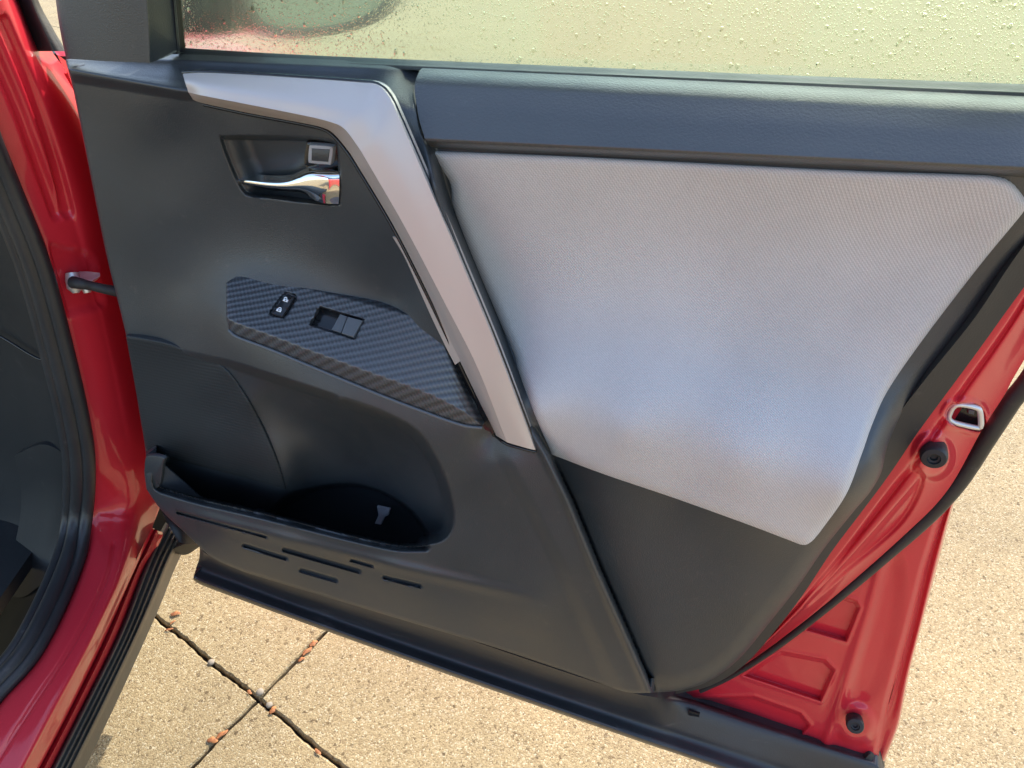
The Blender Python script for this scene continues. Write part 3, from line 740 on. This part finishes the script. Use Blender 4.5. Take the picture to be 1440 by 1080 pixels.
# window switch: recess floor and two-sided paddle
plate('switch_recess', [(451.5, 433), (510.5, 450), (497.5, 475.5), (437.5, 456)], lambda x, y: wp(x, y) - .0075, M_GLOSS, door, .002, .0003)
plate('window_switch', [(478, 441.5), (488.5, 445), (479.5, 468), (466, 463.5)], lambda x, y: wp(x, y) - .001, M_SWITCH, door, .007, .0008)
plate('window_switch', [(489, 445), (510, 450.5), (497, 474), (480, 468.3)], lambda x, y: wp(x, y) + .0006, M_SWITCH, door, .007, .0008)
# lock switch with two padlock symbols
plate('lock_switch', cr([(402, 414.5), (410.5, 415.5), (413.5, 418.5), (398, 443), (394, 444), (384, 441.5), (383.5, 438)], 50, closed=True), lambda x, y: wp(x, y) + .0025, M_GLOSS, door, .008, .0012)
def padlock(cx, cy, openlock):
    ax, ay = 0.86, 0.30; bx, by = -0.50, 0.84        # local axes in the picture
    def q(a, b): return (cx + a * ax + b * bx, cy + a * ay + b * by)
    wl = lambda x, y: wp(x, y) + .0031
    plate('lock_symbol', [q(-3.6, 0), q(3.6, 0), q(3.6, 3.8), q(-3.6, 3.8)], wl, M_WHITE, door, .001, .0001)
    arc = []
    for k in range(9):
        th = math.pi * k / 8; arc.append(q(-2.7 * math.cos(th) - (1.6 if openlock else 0), -.2 - 2.9 * math.sin(th)))
    for k in range(8, -1, -1):
        th = math.pi * k / 8; arc.append(q(-1.5 * math.cos(th) - (1.6 if openlock else 0), -.2 - 1.7 * math.sin(th)))
    plate('lock_symbol', arc, wl, M_WHITE, door, .001, .0001)
    plate('lock_symbol', [q(-.7, 1.1), q(.7, 1.1), q(.7, 2.8), q(-.7, 2.8)], lambda x, y: wp(x, y) + .0034, M_GLOSS, door, .001, .0001)
padlock(402.5, 420.5, True); padlock(393, 434.5, False)

# ---- speaker grille
ST = [(177, 472), (200, 475), (235, 482), (270, 494), (300, 506), (322, 523), (345, 555), (368, 596), (388, 642), (402, 686)]
SB = [(206, 637), (225, 641), (260, 650), (300, 660), (350, 673), (402, 688)]
X, Y = coons(ST, SB, [(177, 472), (192, 555), (206, 637)], [(402, 686), (402, 688)], 130, 90)
grid_mesh('speaker_grille', P(X, Y, tI(X, Y) + .003 - edge_round(X, Y, 5, .002)), M_GRILLE, door, 0.006, smooth=70)

plate('pocket_clip', [(530, 713), (548, 717), (546, 725), (541, 727), (536, 738), (527, 736), (532, 725)], lambda x, y: 0 * x - .058, M_CLIP, door, .004, .0008)
plate('pocket_cheek', cr([(204, 644), (214, 641), (231, 645), (229, 655), (224, 684), (208, 688), (203, 666)], 40, closed=True), lambda x, y: 0 * x + .052, M_PLAS, door, .005, .002)  # corner plate added to cover a hole in the trim mesh
plate('pocket_cheek', [(231, 654), (224, 684), (288, 704)], lambda x, y: .050 - (x - 222) * .0007, M_CHEEK_LIT, door, .003, .0006)
# ---- inside handle
lev = [[(330, 250, -.016), (350, 251, -.012), (375, 253, -.008), (398, 252, -.006), (416, 245, -.004), (432, 238, -.004), (450, 237, -.004), (476, 238, -.005)],
       [(331, 252, -.011), (351, 254, -.006), (376, 256, .000), (399, 256, .004), (418, 251, .007), (436, 245, .009), (455, 245, .010), (477, 245, .007)],
       [(332, 256, -.011), (352, 260, -.006), (377, 263, .001), (400, 265, .005), (421, 265, .009), (440, 266, .012), (458, 268, .012), (477, 268, .009)],
       [(333, 259, -.016), (353, 263, -.013), (378, 267, -.009), (401, 269, -.006), (424, 271, -.002), (444, 282, .006), (457, 286, .008), (476, 287, .004)]]
lv = grid_mesh('handle_lever', loft3([DP(r) for r in lev], 90, 8), M_CHROME, door, 0.012, smooth=60)
lv['label'] = 'polished chrome inside door handle lever'
plate('lock_knob_housing', cr([(429, 203), (434, 199), (470, 201), (475, 206), (477, 236), (430, 236)], 50, closed=True), lambda x, y: 0 * x - .004, M_GLOSS, door, .02, .003)
plate('lock_knob', cr([(434, 207), (438, 204), (464, 206), (468, 209), (465, 231), (460, 232), (437, 230), (433, 227)], 60, closed=True), lambda x, y: 0 * x + .002, M_CLIP, door, .008, .0012)
plate('lock_knob_face', [(438, 209), (463, 210.5), (461, 228), (438, 226)], lambda x, y: 0 * x + .0028, M_PLAS, door, .003, .0006)

# ---- black gasket between trim and painted shell
gi = [(1600, 140), (1440, 345), (1370, 448), (1300, 535), (1258, 592), (1240, 640), (1225, 680), (1195, 715), (1155, 765), (1115, 822), (1080, 866), (1036, 920), (990, 955), (950, 968)]
go = [(1600, 190), (1440, 404), (1372, 498), (1315, 575), (1288, 612), (1264, 648), (1240, 682), (1210, 722), (1170, 775), (1128, 838), (1094, 882), (1048, 934), (1000, 964), (950, 976)]
gk = [[(a[0], a[1], -.004) for a in gi], [((a[0] + b[0]) / 2, (a[1] + b[1]) / 2, -.012) for a, b in zip(gi, go)], [(b[0], b[1], -.019) for b in go]]
grid_mesh('trim_gasket', loft3([DP(r) for r in gk], 120, 5), M_RUB, door, 0.012)

# ---- weatherstrip along the shell
wsp = cr([P(a, b, c) for a, b, c in ((1610, 282, -.060), (1458, 518, -.060), (1424, 562, -.060), (1390, 614, -.060), (1343, 685, -.058), (1280, 752, -.056), (1170, 848, -.054), (1090, 911, -.052), (1030, 950, -.050), (985, 972, -.048))], 120)
tube('door_weatherstrip', wsp, np.interp(np.linspace(0, 1, 120), [0, .40, .52, .8, 1], [.0085, .0078, .0055, .0040, .003]), M_SEAL, door, 14)

# ---- latch, rubber stops
lf = cr([P(a, b, -.034) for a, b in ((1334, 586), (1340, 573), (1350, 569), (1372, 573), (1378, 579), (1379, 599), (1372, 601), (1345, 595), (1336, 591))], 60, closed=True)
tube('latch_frame', np.vstack([lf, lf[:1]]), .0024, M_STEEL, door, 8, False)
new = plate('latch_jaw', [(1362, 576), (1371, 578), (1370, 584), (1361, 582)], lambda x, y: 0 * x - .050, M_SWITCH, door, .006, .001)
plate('latch_bed', [(1334, 590), (1342, 571), (1377, 575), (1380, 602)], lambda x, y: 0 * x - .060, M_GLOSS, door, .003, .0005)
stop = [(.0135, -.012), (.0140, .004), (.0135, .009), (.0120, .0115), (.0070, .0120), (.0062, .0095), (.0040, .0090), (.0034, .0060)]
for px_, py_, w_, k_ in ((1313, 638, -.016, .80), (1202, 1017, -.042, .78)):
    c0 = P(px_, py_, w_); a0 = (ORG - c0) / np.linalg.norm(ORG - c0)
    lathe('rubber_stop', c0, a0 * .85 + np.array([.16, 0, -.42]), [(a * k_, b * k_) for a, b in stop], M_RUB, door)

# ---- rubber sealing flap and cladding along the bottom edge
fb = [[(281, 768, .030), (300, 784, .030), (400, 820, .032), (600, 880, .032), (880, 972, .024), (960, 980, -.050), (1060, 1013, -.055), (1160, 1046, -.056), (1222, 1066, -.056)],
      [(281, 772, .016), (300, 790, .016), (400, 829, .018), (600, 892, .018), (880, 984, .012), (960, 988, -.030), (1060, 1022, -.040), (1160, 1056, -.044), (1236, 1080, -.046)],
      [(280, 786, .006), (300, 799, .006), (400, 838, .008), (600, 906, .008), (880, 999, .004), (960, 1024, -.012), (1060, 1056, -.022), (1160, 1090, -.030), (1246, 1110, -.036)],
      [(276, 798, .008), (296, 806, .008), (400, 846, .010), (600, 917, .010), (880, 1012, .006), (960, 1038, -.006), (1060, 1072, -.014), (1160, 1106, -.024), (1248, 1126, -.032)],
      [(272, 812, .026), (292, 821, .026), (400, 861, .028), (600, 933, .028), (880, 1031, .024), (960, 1058, .014), (1060, 1093, .006), (1160, 1128, -.002), (1250, 1150, -.012)],
      [(272, 816, .014), (292, 826, .014), (400, 866, .016), (600, 938, .016), (880, 1036, .012), (960, 1063, .002), (1060, 1098, -.006), (1160, 1133, -.014), (1250, 1155, -.022)]]
G = loft3([DP(r) for r in fb], 160, 5)
grid_mesh('bottom_seal_strip', G, M_STRIP, door, 0.03, smooth=45)
plate('seal_clip', [(969, 1000), (984, 1004), (983, 1009), (968, 1006)], lambda x, y: 0 * x - .022, M_GLOSS, door, .003, .0003)
ec = [[(1214, 1070, -.050), (1224, 1060, -.056), (1234, 1058, -.070), (1244, 1060, -.09)], [(1216, 1090, -.046), (1228, 1082, -.050), (1238, 1078, -.066), (1244, 1074, -.09)], [(1220, 1140, -.044), (1230, 1130, -.048), (1238, 1120, -.064), (1242, 1110, -.09)]]
grid_mesh('end_cap', loft3([DP(r) for r in ec], 24, 6), M_RUB, door, 0.01)

fr2 = [[(1600, 150, -.03), (1572, 0, -.03), (1530, -300, -.03)], [(1625, 150, -.02), (1597, 0, -.02), (1555, -300, -.02)], [(1660, 150, -.03), (1632, 0, -.03), (1590, -300, -.03)]]
grid_mesh('window_frame', loft3([DP(r) for r in fr2], 20, 4), M_SEAL, door, 0.05)
# ---- exterior mirror seen through the glass
m0 = P(350, 30, -.13); m1 = P(566, 0, -.31); mu = np.array([0, 0, 1.0]); mn = np.cross(m1 - m0, mu); mn /= np.linalg.norm(mn)
if mn @ (ORG - m0) < 0: mn = -mn
def onm(px, py, off=0.0):
    d = ray(px, py); p0 = m0 + mn * off
    return ORG + d * (((p0 - ORG) @ mn) / (d @ mn))[..., None]
mo = cr([(345, -90), (338, -20), (348, 18), (366, 40), (400, 50), (460, 47), (515, 34), (552, 10), (566, -20), (572, -70), (540, -120), (440, -130)], 70, closed=True)
MO = onm(mo[:, 0], mo[:, 1]); n = len(MO); c = MO.mean(0)
def ringmesh(name, rings, mtl, capf=False, capb=False):
    V = np.vstack(rings); F = []
    for r in range(len(rings) - 1): F += [(r * n + i, r * n + (i + 1) % n, (r + 1) * n + (i + 1) % n, (r + 1) * n + i) for i in range(n)]
    if capf: F.append(tuple(range(n)))
    if capb: F.append(tuple((len(rings) - 1) * n + i for i in range(n)))
    o = new_mesh(name, V, F, mtl, door, 40)
    bm = bmesh.new(); bm.from_mesh(o.data); bmesh.ops.recalc_face_normals(bm, faces=bm.faces); bm.to_mesh(o.data); bm.free(); return o
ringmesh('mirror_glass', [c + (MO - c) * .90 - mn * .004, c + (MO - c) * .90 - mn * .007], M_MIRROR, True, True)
ringmesh('mirror_rim', [c + (MO - c) * .89 - mn * .003, c + (MO - c) * .92 + mn * .004, c + (MO - c) * 1.03 + mn * .003, c + (MO - c) * 1.06 - mn * .008], M_RUB)
ringmesh('mirror_housing', [c + (MO - c) * 1.05 - mn * .008, c + (MO - c) * 1.08 - mn * .03, c + (MO - c) * .98 - mn * .06, c + (MO - c) * .75 - mn * .085, c + (MO - c) * .4 - mn * .10], M_RED, False, True)
arm = [[(250, -120, -.10), (300, -120, -.12), (350, -110, -.15)], [(250, -10, -.09), (300, -10, -.10), (352, -10, -.14)], [(250, 44, -.09), (300, 44, -.10), (356, 38, -.15)], [(250, 54, -.13), (300, 54, -.14), (362, 46, -.19)]]
grid_mesh('mirror_arm', loft3([DP(r) for r in arm], 20, 6), M_GLOSS, door, 0.06)

# ------------------------------------------------------------------ body side: hinge pillar and sill
def body():
    def rail(up, low):
        return [PY(*a) for a in up] + [PZ(*a) for a in low]
    A = rail([(-60, 20, .88), (-25, 125, .885), (0, 197, .89), (30, 270, .90), (70, 372, .90), (100, 480, .90), (124, 580, .90), (134, 650, .90), (131, 722, .895)], [(116, 800, .40), (62, 915, .40), (0, 988, .40), (-75, 1085, .40), (-160, 1190, .40)])
    A2 = rail([(-52, 20, .885), (-15, 125, .89), (10, 197, .895), (40, 270, .905), (80, 372, .905), (109, 480, .905), (132, 580, .905), (142, 650, .905), (139, 722, .90)], [(124, 800, .408), (72, 915, .408), (12, 988, .408), (-62, 1085, .408), (-145, 1190, .408)])
    B = rail([(-25, 10, .90), (8, 110, .905), (36, 190, .91), (62, 270, .92), (98, 372, .92), (128, 480, .92), (150, 580, .92), (160, 650, .92), (159, 722, .91)], [(145, 800, .410), (98, 905, .410), (45, 990, .410), (-8, 1085, .410), (-75, 1190, .410)])
    Cc = rail([(2, 0, .92), (32, 100, .925), (62, 190, .93), (90, 280, .94), (120, 375, .94), (147, 480, .94), (168, 580, .94), (180, 650, .94), (180, 722, .92)], [(166, 800, .410), (124, 900, .410), (75, 990, .410), (25, 1085, .410), (-35, 1190, .410)])
    D = rail([(16, -5, .95), (50, 85, .955), (84, 170, .96), (116, 270, .965), (140, 375, .965), (164, 480, .965), (186, 580, .965), (198, 650, .965), (196, 722, .94)], [(176, 800, .400), (134, 895, .400), (84, 990, .400), (33, 1085, .400), (-25, 1190, .400)])
    E = rail([(26, -5, 1.0), (60, 74, 1.0), (124, 160, 1.05), (166, 265, 1.07), (192, 375, 1.07), (214, 480, 1.07), (232, 580, 1.06), (238, 660, 1.03), (217, 735, .98)], [(186, 800, .372), (146, 890, .372), (97, 990, .372), (47, 1085, .372), (-10, 1190, .372)])
    G = loft3([A, A2, B, Cc, D, E], 300, 14)
    # pressed beads along the pillar and a dished seat around the check strap
    nu, nv = G.shape[:2]; px = np.zeros((nu, nv)); py = np.zeros((nu, nv))
    rel = G - ORG; fw_ = rel[..., 1] * C_ - rel[..., 2] * S_; dn = -rel[..., 1] * S_ - rel[..., 2] * C_
    px = 720 + FPX * rel[..., 0] / fw_; py = 540 + FPX * dn / fw_
    d1 = dist_poly(px, py, cr([(-15, 60), (25, 150), (58, 240), (80, 300)], 20)); h = -.006 * (1 - sst(3, 12, d1))
    d2 = dist_poly(px, py, cr([(5, 30), (45, 125), (75, 215), (96, 298)], 20)); h += -.006 * (1 - sst(4, 11, d2))
    q = sdf(px, py, cr([(70, 346), (95, 347), (122, 353), (137, 368), (140, 390), (148, 415), (149, 428), (140, 434), (100, 445), (93, 440), (82, 400)], 90, closed=True)); h += -.007 * sst(-2, 7, q)
    d3 = dist_poly(px, py, cr([(160, 765), (150, 810), (105, 900), (50, 985), (0, 1062), (-40, 1130)], 30)); h += -.003 * (1 - sst(1, 5, d3))
    d4 = dist_poly(px, py, [(140, 727), (180, 729)]); h += .0015 * (1 - sst(1, 4, d4))
    n = np.cross(np.gradient(G, axis=0), np.gradient(G, axis=1)); n /= np.linalg.norm(n, axis=-1)[..., None] + 1e-9
    sgn = np.sign((n * (ORG - G)).sum(-1))[..., None]; G = G + n * sgn * h[..., None]
    b = grid_mesh('body', G, M_RED, car, 0.03, back=(-.3, 1, 0), smooth=50)
    b['label'] = 'red hinge pillar and door sill of the car body'
    # sill flange: step, groove, step
    def low(pts): return [PZ(*p) for p in pts]
    f = [low([(214, 742, .385), (199, 772, .372), (186, 800, .368), (146, 890, .368), (97, 990, .368), (47, 1085, .368), (-10, 1190, .368)]),
         low([(218, 744, .37), (204, 774, .350), (190, 801, .345), (151, 892, .345), (103, 990, .345), (53, 1085, .345), (-3, 1190, .345)]),
         low([(221, 746, .378), (207, 776, .358), (193, 802, .353), (156, 893, .353), (109, 990, .353), (60, 1085, .353), (5, 1190, .353)]),
         low([(228, 748, .345), (213, 780, .320), (200, 806, .315), (165, 895, .315), (118, 990, .315), (70, 1085, .315), (16, 1190, .315)])]
    grid_mesh('sill_flange', loft3(f, 120, 4, False), M_RED, b, 0.01, back=(-.2, .2, -1), smooth=30)
    # ribbed black sill moulding
    g = []
    prof = [(0, .312), (.10, .322), (.22, .322), (.26, .312), (.42, .312), (.50, .300), (.62, .302), (.70, .288), (.84, .288), (1.0, .262)]
    Lf = [(233, 734), (214, 768), (200, 800), (166, 890), (119, 985), (70, 1082), (16, 1190)]; Rt = [(254, 762), (240, 792), (224, 832), (199, 888), (156, 980), (106, 1082), (54, 1190)]
    for t, z in prof: g.append(low([(a[0] * (1 - t) + c_[0] * t, a[1] * (1 - t) + c_[1] * t, z) for a, c_ in zip(Lf, Rt)]))
    grid_mesh('sill_moulding', loft3(g, 120, 4), M_SILLM, b, 0.03, back=(-.2, .1, -1), smooth=40)
    k = [[PY(200, 690, 1.06), PY(206, 740, 1.06), PY(205, 790, 1.03)], [PY(250, 700, 1.06), PY(252, 740, 1.06), PY(250, 772, 1.03)]]
    grid_mesh('arch_gap_filler', loft3(k, 10, 3), M_RUB, b, 0.01)  # dark patch added to fill the hole between sill moulding and body
    # wheel-arch corner of the moulding
    k = [[PY(226, 716, .99), PY(236, 736, .97), PY(250, 762, .95)], [PY(243, 728, .985), PY(256, 745, .97), PY(262, 765, .955)], [PY(272, 742, .99), PY(280, 756, .985), PY(282, 764, .98)]]
    grid_mesh('arch_corner', loft3(k, 16, 6), M_SEAL, b, 0.03, back=(0, 1, -.2))
    k = [[PY(238, 776, .965), PY(252, 768, .965), PY(282, 758, .985)], [PY(244, 778, .99), PY(262, 780, .99), PY(282, 768, 1.0)]]
    grid_mesh('arch_underside', loft3(k, 16, 4), M_RUB, b, 0.02, back=(0, 1, -.2))
    # opening seal: two ribs and a lip
    for off, rad, z in ((9, .0085, .406), (24, .0105, .412), (37, .008, .410)):
        pth = [PY(a - off, b_ + off * .15, y_ - .012) for a, b_, y_ in ((-60, 20, .88), (-25, 125, .885), (0, 197, .89), (30, 270, .90), (70, 372, .90), (100, 480, .90), (124, 580, .90), (134, 650, .90), (131, 722, .895))] + \
              [PZ(a - off * .95, b_ - off * .35, z) for a, b_ in ((116, 800), (62, 915), (0, 988), (-75, 1085), (-160, 1190))]
        tube('opening_seal', cr(pth, 120), rad, M_SEAL, b, 12)
    # kick panel and sill carpet behind the seal
    kp = []
    for dx, dy_ in ((-30, .0), (-50, .015), (-90, .05), (-150, .075), (-260, .09), (-420, .10)):
        kp.append([PY(a + dx, b_ + max(0, b_ - 560) * .0, y_ + dy_) for a, b_, y_ in ((-60, 20, .89), (0, 197, .90), (50, 320, .90), (95, 460, .905), (124, 580, .905), (133, 660, .905), (126, 740, .89), (100, 820, .84), (40, 930, .72), (-40, 1030, .60), (-140, 1150, .48))])
    KG = loft3(kp, 160, 12)
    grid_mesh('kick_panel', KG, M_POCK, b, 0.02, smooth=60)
    sc = [PY(-60, 445, .955), PY(0, 473, .945), PY(45, 500, .915), PY(62, 506, .905), (PY(86, 505, .898))]
    tube('trim_seam', cr(sc, 30), .0016, M_GLOSS, b, 8)
    lf_ = [[PY(20, 640, .95), PY(30, 700, .94), PY(22, 760, .91), PY(0, 830, .87)], [PY(60, 625, .925), PY(68, 690, .915), PY(58, 760, .885), PY(30, 840, .84)], [PY(95, 640, .915), PY(96, 700, .905), PY(84, 760, .88), PY(60, 820, .84)]]
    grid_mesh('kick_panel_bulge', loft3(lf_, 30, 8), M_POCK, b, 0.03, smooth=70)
    # A-pillar weatherstrip at the top left
    ap = [[PY(6, -60, .99), PY(20, 0, .99), PY(36, 40, .99), PY(50, 72, .985)], [PY(28, -60, .97), PY(42, 0, .97), PY(58, 40, .97), PY(74, 72, .97)], [PY(38, -60, .985), PY(53, 0, .985), PY(72, 38, .985), PY(92, 72, .985)]]
    grid_mesh('pillar_weatherstrip', loft3(ap, 30, 6), M_SEAL, b, 0.008, back=(-.5, 1, 0))
    rb = [[PY(76, 71, 1.0), PY(84, 71, 1.0), PY(92, 72, 1.0)], [PY(80, 77, .99), PY(86, 79, .99), PY(92, 79, .99)]]
    grid_mesh('fender_corner', loft3(rb, 14, 4), M_RED, b, 0.004)
    # front wing beyond the door
    prof = [(-.62, .28), (-.590, .40), (-.580, .60), (-.578, .76), (-.585, .83), (-.61, .868), (-.66, .885), (-.74, .89), (-.76, .86), (-.76, .5)]
    ys = [.90, 1.0, 1.15, 1.4, 1.6, 1.75, 1.86, 1.93, 1.96]
    dn_ = [0, 0, 0, 0, .004, .012, .03, .07, .16]
    wg = np.array([[(x - d_ * .6, y, .28 + (z - .28) * (1 - d_)) for x, z in prof] for y, d_ in zip(ys, dn_)])
    WGr = np.stack([cr(wg[:, k], 60, arclen=False) for k in range(len(prof))], 1)
    WGr = np.stack([cr(WGr[i], 60, arclen=False) for i in range(60)])
    grid_mesh('front_wing', WGr, M_RED, b, 0, smooth=60)
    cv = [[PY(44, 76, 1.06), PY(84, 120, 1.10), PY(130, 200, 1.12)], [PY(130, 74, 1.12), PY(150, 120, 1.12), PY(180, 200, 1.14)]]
    grid_mesh('dark_gap_filler', loft3(cv, 12, 4), M_RUB, b, 0.02)  # added dark sheet standing in for the shade in the pillar-to-door gap
    # rear door, B-pillar and roof edge behind the viewer
    ysr = [-.34, -.6, -1.1, -1.6, -2.1, -2.5]
    pr = [(-.64, .30), (-.585, .42), (-.565, .62), (-.56, .82), (-.58, 1.0), (-.60, 1.06)]
    rd_ = np.array([[(x, y, z) for x, z in pr] for y in ysr], float)
    RG = np.stack([cr(rd_[:, k], 30, arclen=False) for k in range(len(pr))], 1); RG = np.stack([cr(RG[i], 30, arclen=False) for i in range(30)])
    grid_mesh('rear_door', RG, M_RED, b, 0.03, back=(-1, 0, 0))
    gg = np.array([[(-.61 - .22 * t, y, 1.065 + .46 * t) for t in (0, .33, .66, 1)] for y in ysr], float)
    grid_mesh('rear_window', gg, M_GLOSS, b, 0.006, back=(-1, 0, 0))
    rf_ = np.array([[(-.83 - dx, y, 1.53 + dz - .05 * max(0, y + .1)) for dx, dz in ((0, 0), (.03, .05), (.12, .10), (.4, .14), (.8, .15))] for y in (.25, -.34, -1.1, -1.8, -2.5)], float)
    grid_mesh('roof', rf_, M_RED, b, 0.02, back=(0, 0, -1))
    # bonnet, dashboard and cabin floor beyond the frame
    hd = np.array([[(x, y, z) for x, z in ((-.745, .885 - .06 * k), (-.80, .90 - .07 * k), (-1.2, .90 - .08 * k), (-1.7, .90 - .08 * k), (-2.0, .88 - .08 * k))] for k, y in ((0, .92), (.4, 1.25), (.75, 1.6), (1.1, 1.9), (2.2, 2.0))], float)
    HD = np.stack([cr(hd[:, k], 30, arclen=False) for k in range(5)], 1)
    grid_mesh('bonnet', HD, M_RED, b, 0.1, back=(0, 0, -1))
    ds = np.array([[(x, y, z) for y, z in ((.90, .50), (.78, .62), (.72, .80), (.70, .95), (.76, 1.02), (.90, 1.03), (.95, .90))] for x in (-.86, -1.1, -1.5, -1.95)], float)
    DS = np.stack([cr(ds[i], 40, arclen=False) for i in range(4)])
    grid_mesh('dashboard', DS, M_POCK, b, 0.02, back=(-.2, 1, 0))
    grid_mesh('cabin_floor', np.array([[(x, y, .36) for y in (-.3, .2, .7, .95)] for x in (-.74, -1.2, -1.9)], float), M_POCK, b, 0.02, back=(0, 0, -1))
    # check strap with its bracket
    br = [[PY(96, 388, .925), PY(112, 388, .925), PY(130, 390, .93)], [PY(97, 394, .915), PY(112, 395, .912), PY(130, 395, .92)], [PY(102, 402, .915), PY(113, 404, .913), PY(126, 400, .92)]]
    grid_mesh('strap_bracket', loft3(br, 16, 5), M_STEEL, b, 0.012)
    lathe('strap_pin', PY(104, 398, .915), (0.15, -0.5, -.85), [(.007, -.012), (.0085, -.004), (.0085, .006), (.005, .010), (.0035, .012)], M_STEEL, b, 16)
    lathe('strap_pin', PY(121, 405, .925), (0.15, -0.4, -.9), [(.005, -.010), (.006, 0), (.004, .006)], M_STEEL, b, 14)
    tube('check_strap', cr([PY(103, 397, .905), PY(114, 399, .90), PY(128, 402, .905), PY(150, 407, .91), PY(185, 414, .92)], 20), np.interp(np.linspace(0, 1, 20), [0, .2, .35, 1], [.0075, .0065, .0055, .0070]), M_RUB, b, 12)
    return b
bodyo = body()

# ------------------------------------------------------------------ dry leaves and pebbles in the joints
def leaf(px, py, ln, wd, ang, z, curl, label):
    c = PZ(px, py, z); ca, sa = math.cos(ang), math.sin(ang)
    V = []; F = []; n = 7
    for i in range(n):
        t = i / (n - 1); x = (t - .5) * ln; hw = wd * .5 * math.sin(math.pi * (0.06 + .88 * t)) ** .8
        for j, s in enumerate((-1, 0, 1)):
            y = s * hw + (.12 * wd * math.sin(9 * t + px) if s else 0); zz = .0012 + .5 * curl * (s * s) * .6 + .5 * curl * math.sin(t * 3.0)
            V.append((c[0] + x * ca - y * sa, c[1] + x * sa + y * ca, z + zz))
    for i in range(n - 1):
        for j in range(2): a = i * 3 + j; F.append((a, a + 3, a + 4, a + 1))
    o = new_mesh('dry_leaf', np.array(V), F, M_LEAF, None, 179, off=c)
    o.location = tuple(c)
    md = o.modifiers.new('thick', 'SOLIDIFY'); md.thickness = .0004
    return tagtop(o, label, 'leaf', 'dry leaf scraps around the paving joints')
leaf(247, 864, .020, .010, .2, .002, .003, 'orange dry leaf scrap lying alone near the rocker moulding')
leaf(243, 876, .013, .004, .9, .002, .002, 'thin reddish leaf scrap just below the orange scrap by the moulding')
leaf(238, 886, .016, .005, 0.3, .001, .002, 'brown leaf scrap at the joint edge nearest the rocker moulding')
leaf(441, 906, .018, .011, .75, .001, .003, 'bright orange leaf scrap highest up the joint beside the door')
leaf(432, 917, .024, .009, .85, .001, .003, 'long orange leaf scrap below the topmost one in the joint')
leaf(424, 928, .014, .007, .6, .001, .002, 'pale brown leaf scrap lowest of three in the upper joint')
leaf(384, 1000, .016, .009, 1.1, .001, .004, 'orange leaf scrap wedged just below the crossing of the joints')
leaf(299, 1042, .020, .010, -.1, .001, .003, 'orange leaf scrap at the lower end of the left joint')
leaf(312, 1034, .024, .008, .75, .001, .003, 'reddish leaf scrap above the lowest scrap in the left joint')
leaf(351, 974, .012, .006, -.7, .001, .002, 'rust brown leaf scrap just above the crossing of the joints')
leaf(447, 1058, .016, .006, -.7, .001, .002, 'narrow leaf scrap in the joint near the bottom of the picture')
def pebble(px, py, r, label):
    c = PZ(px, py, .0); bm = bmesh.new(); bmesh.ops.create_icosphere(bm, subdivisions=2, radius=r)
    rng = random.Random(int(px))
    for v in bm.verts:
        v.co *= 1 + (rng.random() - .5) * .22; v.co.z = v.co.z * .6 + r * .3
    me = bpy.data.meshes.new('pebble'); bm.to_mesh(me); bm.free(); me.materials.append(M_PEB)
    for p in me.polygons: p.use_smooth = True
    o = bpy.data.objects.new('pebble', me); COL.objects.link(o); o.location = tuple(c)
    tagtop(o, label, 'pebble', 'pebbles at the joint crossing')
pebble(366, 974, .0075, 'pale round pebble in the crossing of the paving joints')
pebble(379, 992, .0060, 'small grey pebble just right of the joint crossing')
pebble(297, 932, .0065, 'grey pebble halfway along the joint toward the moulding')
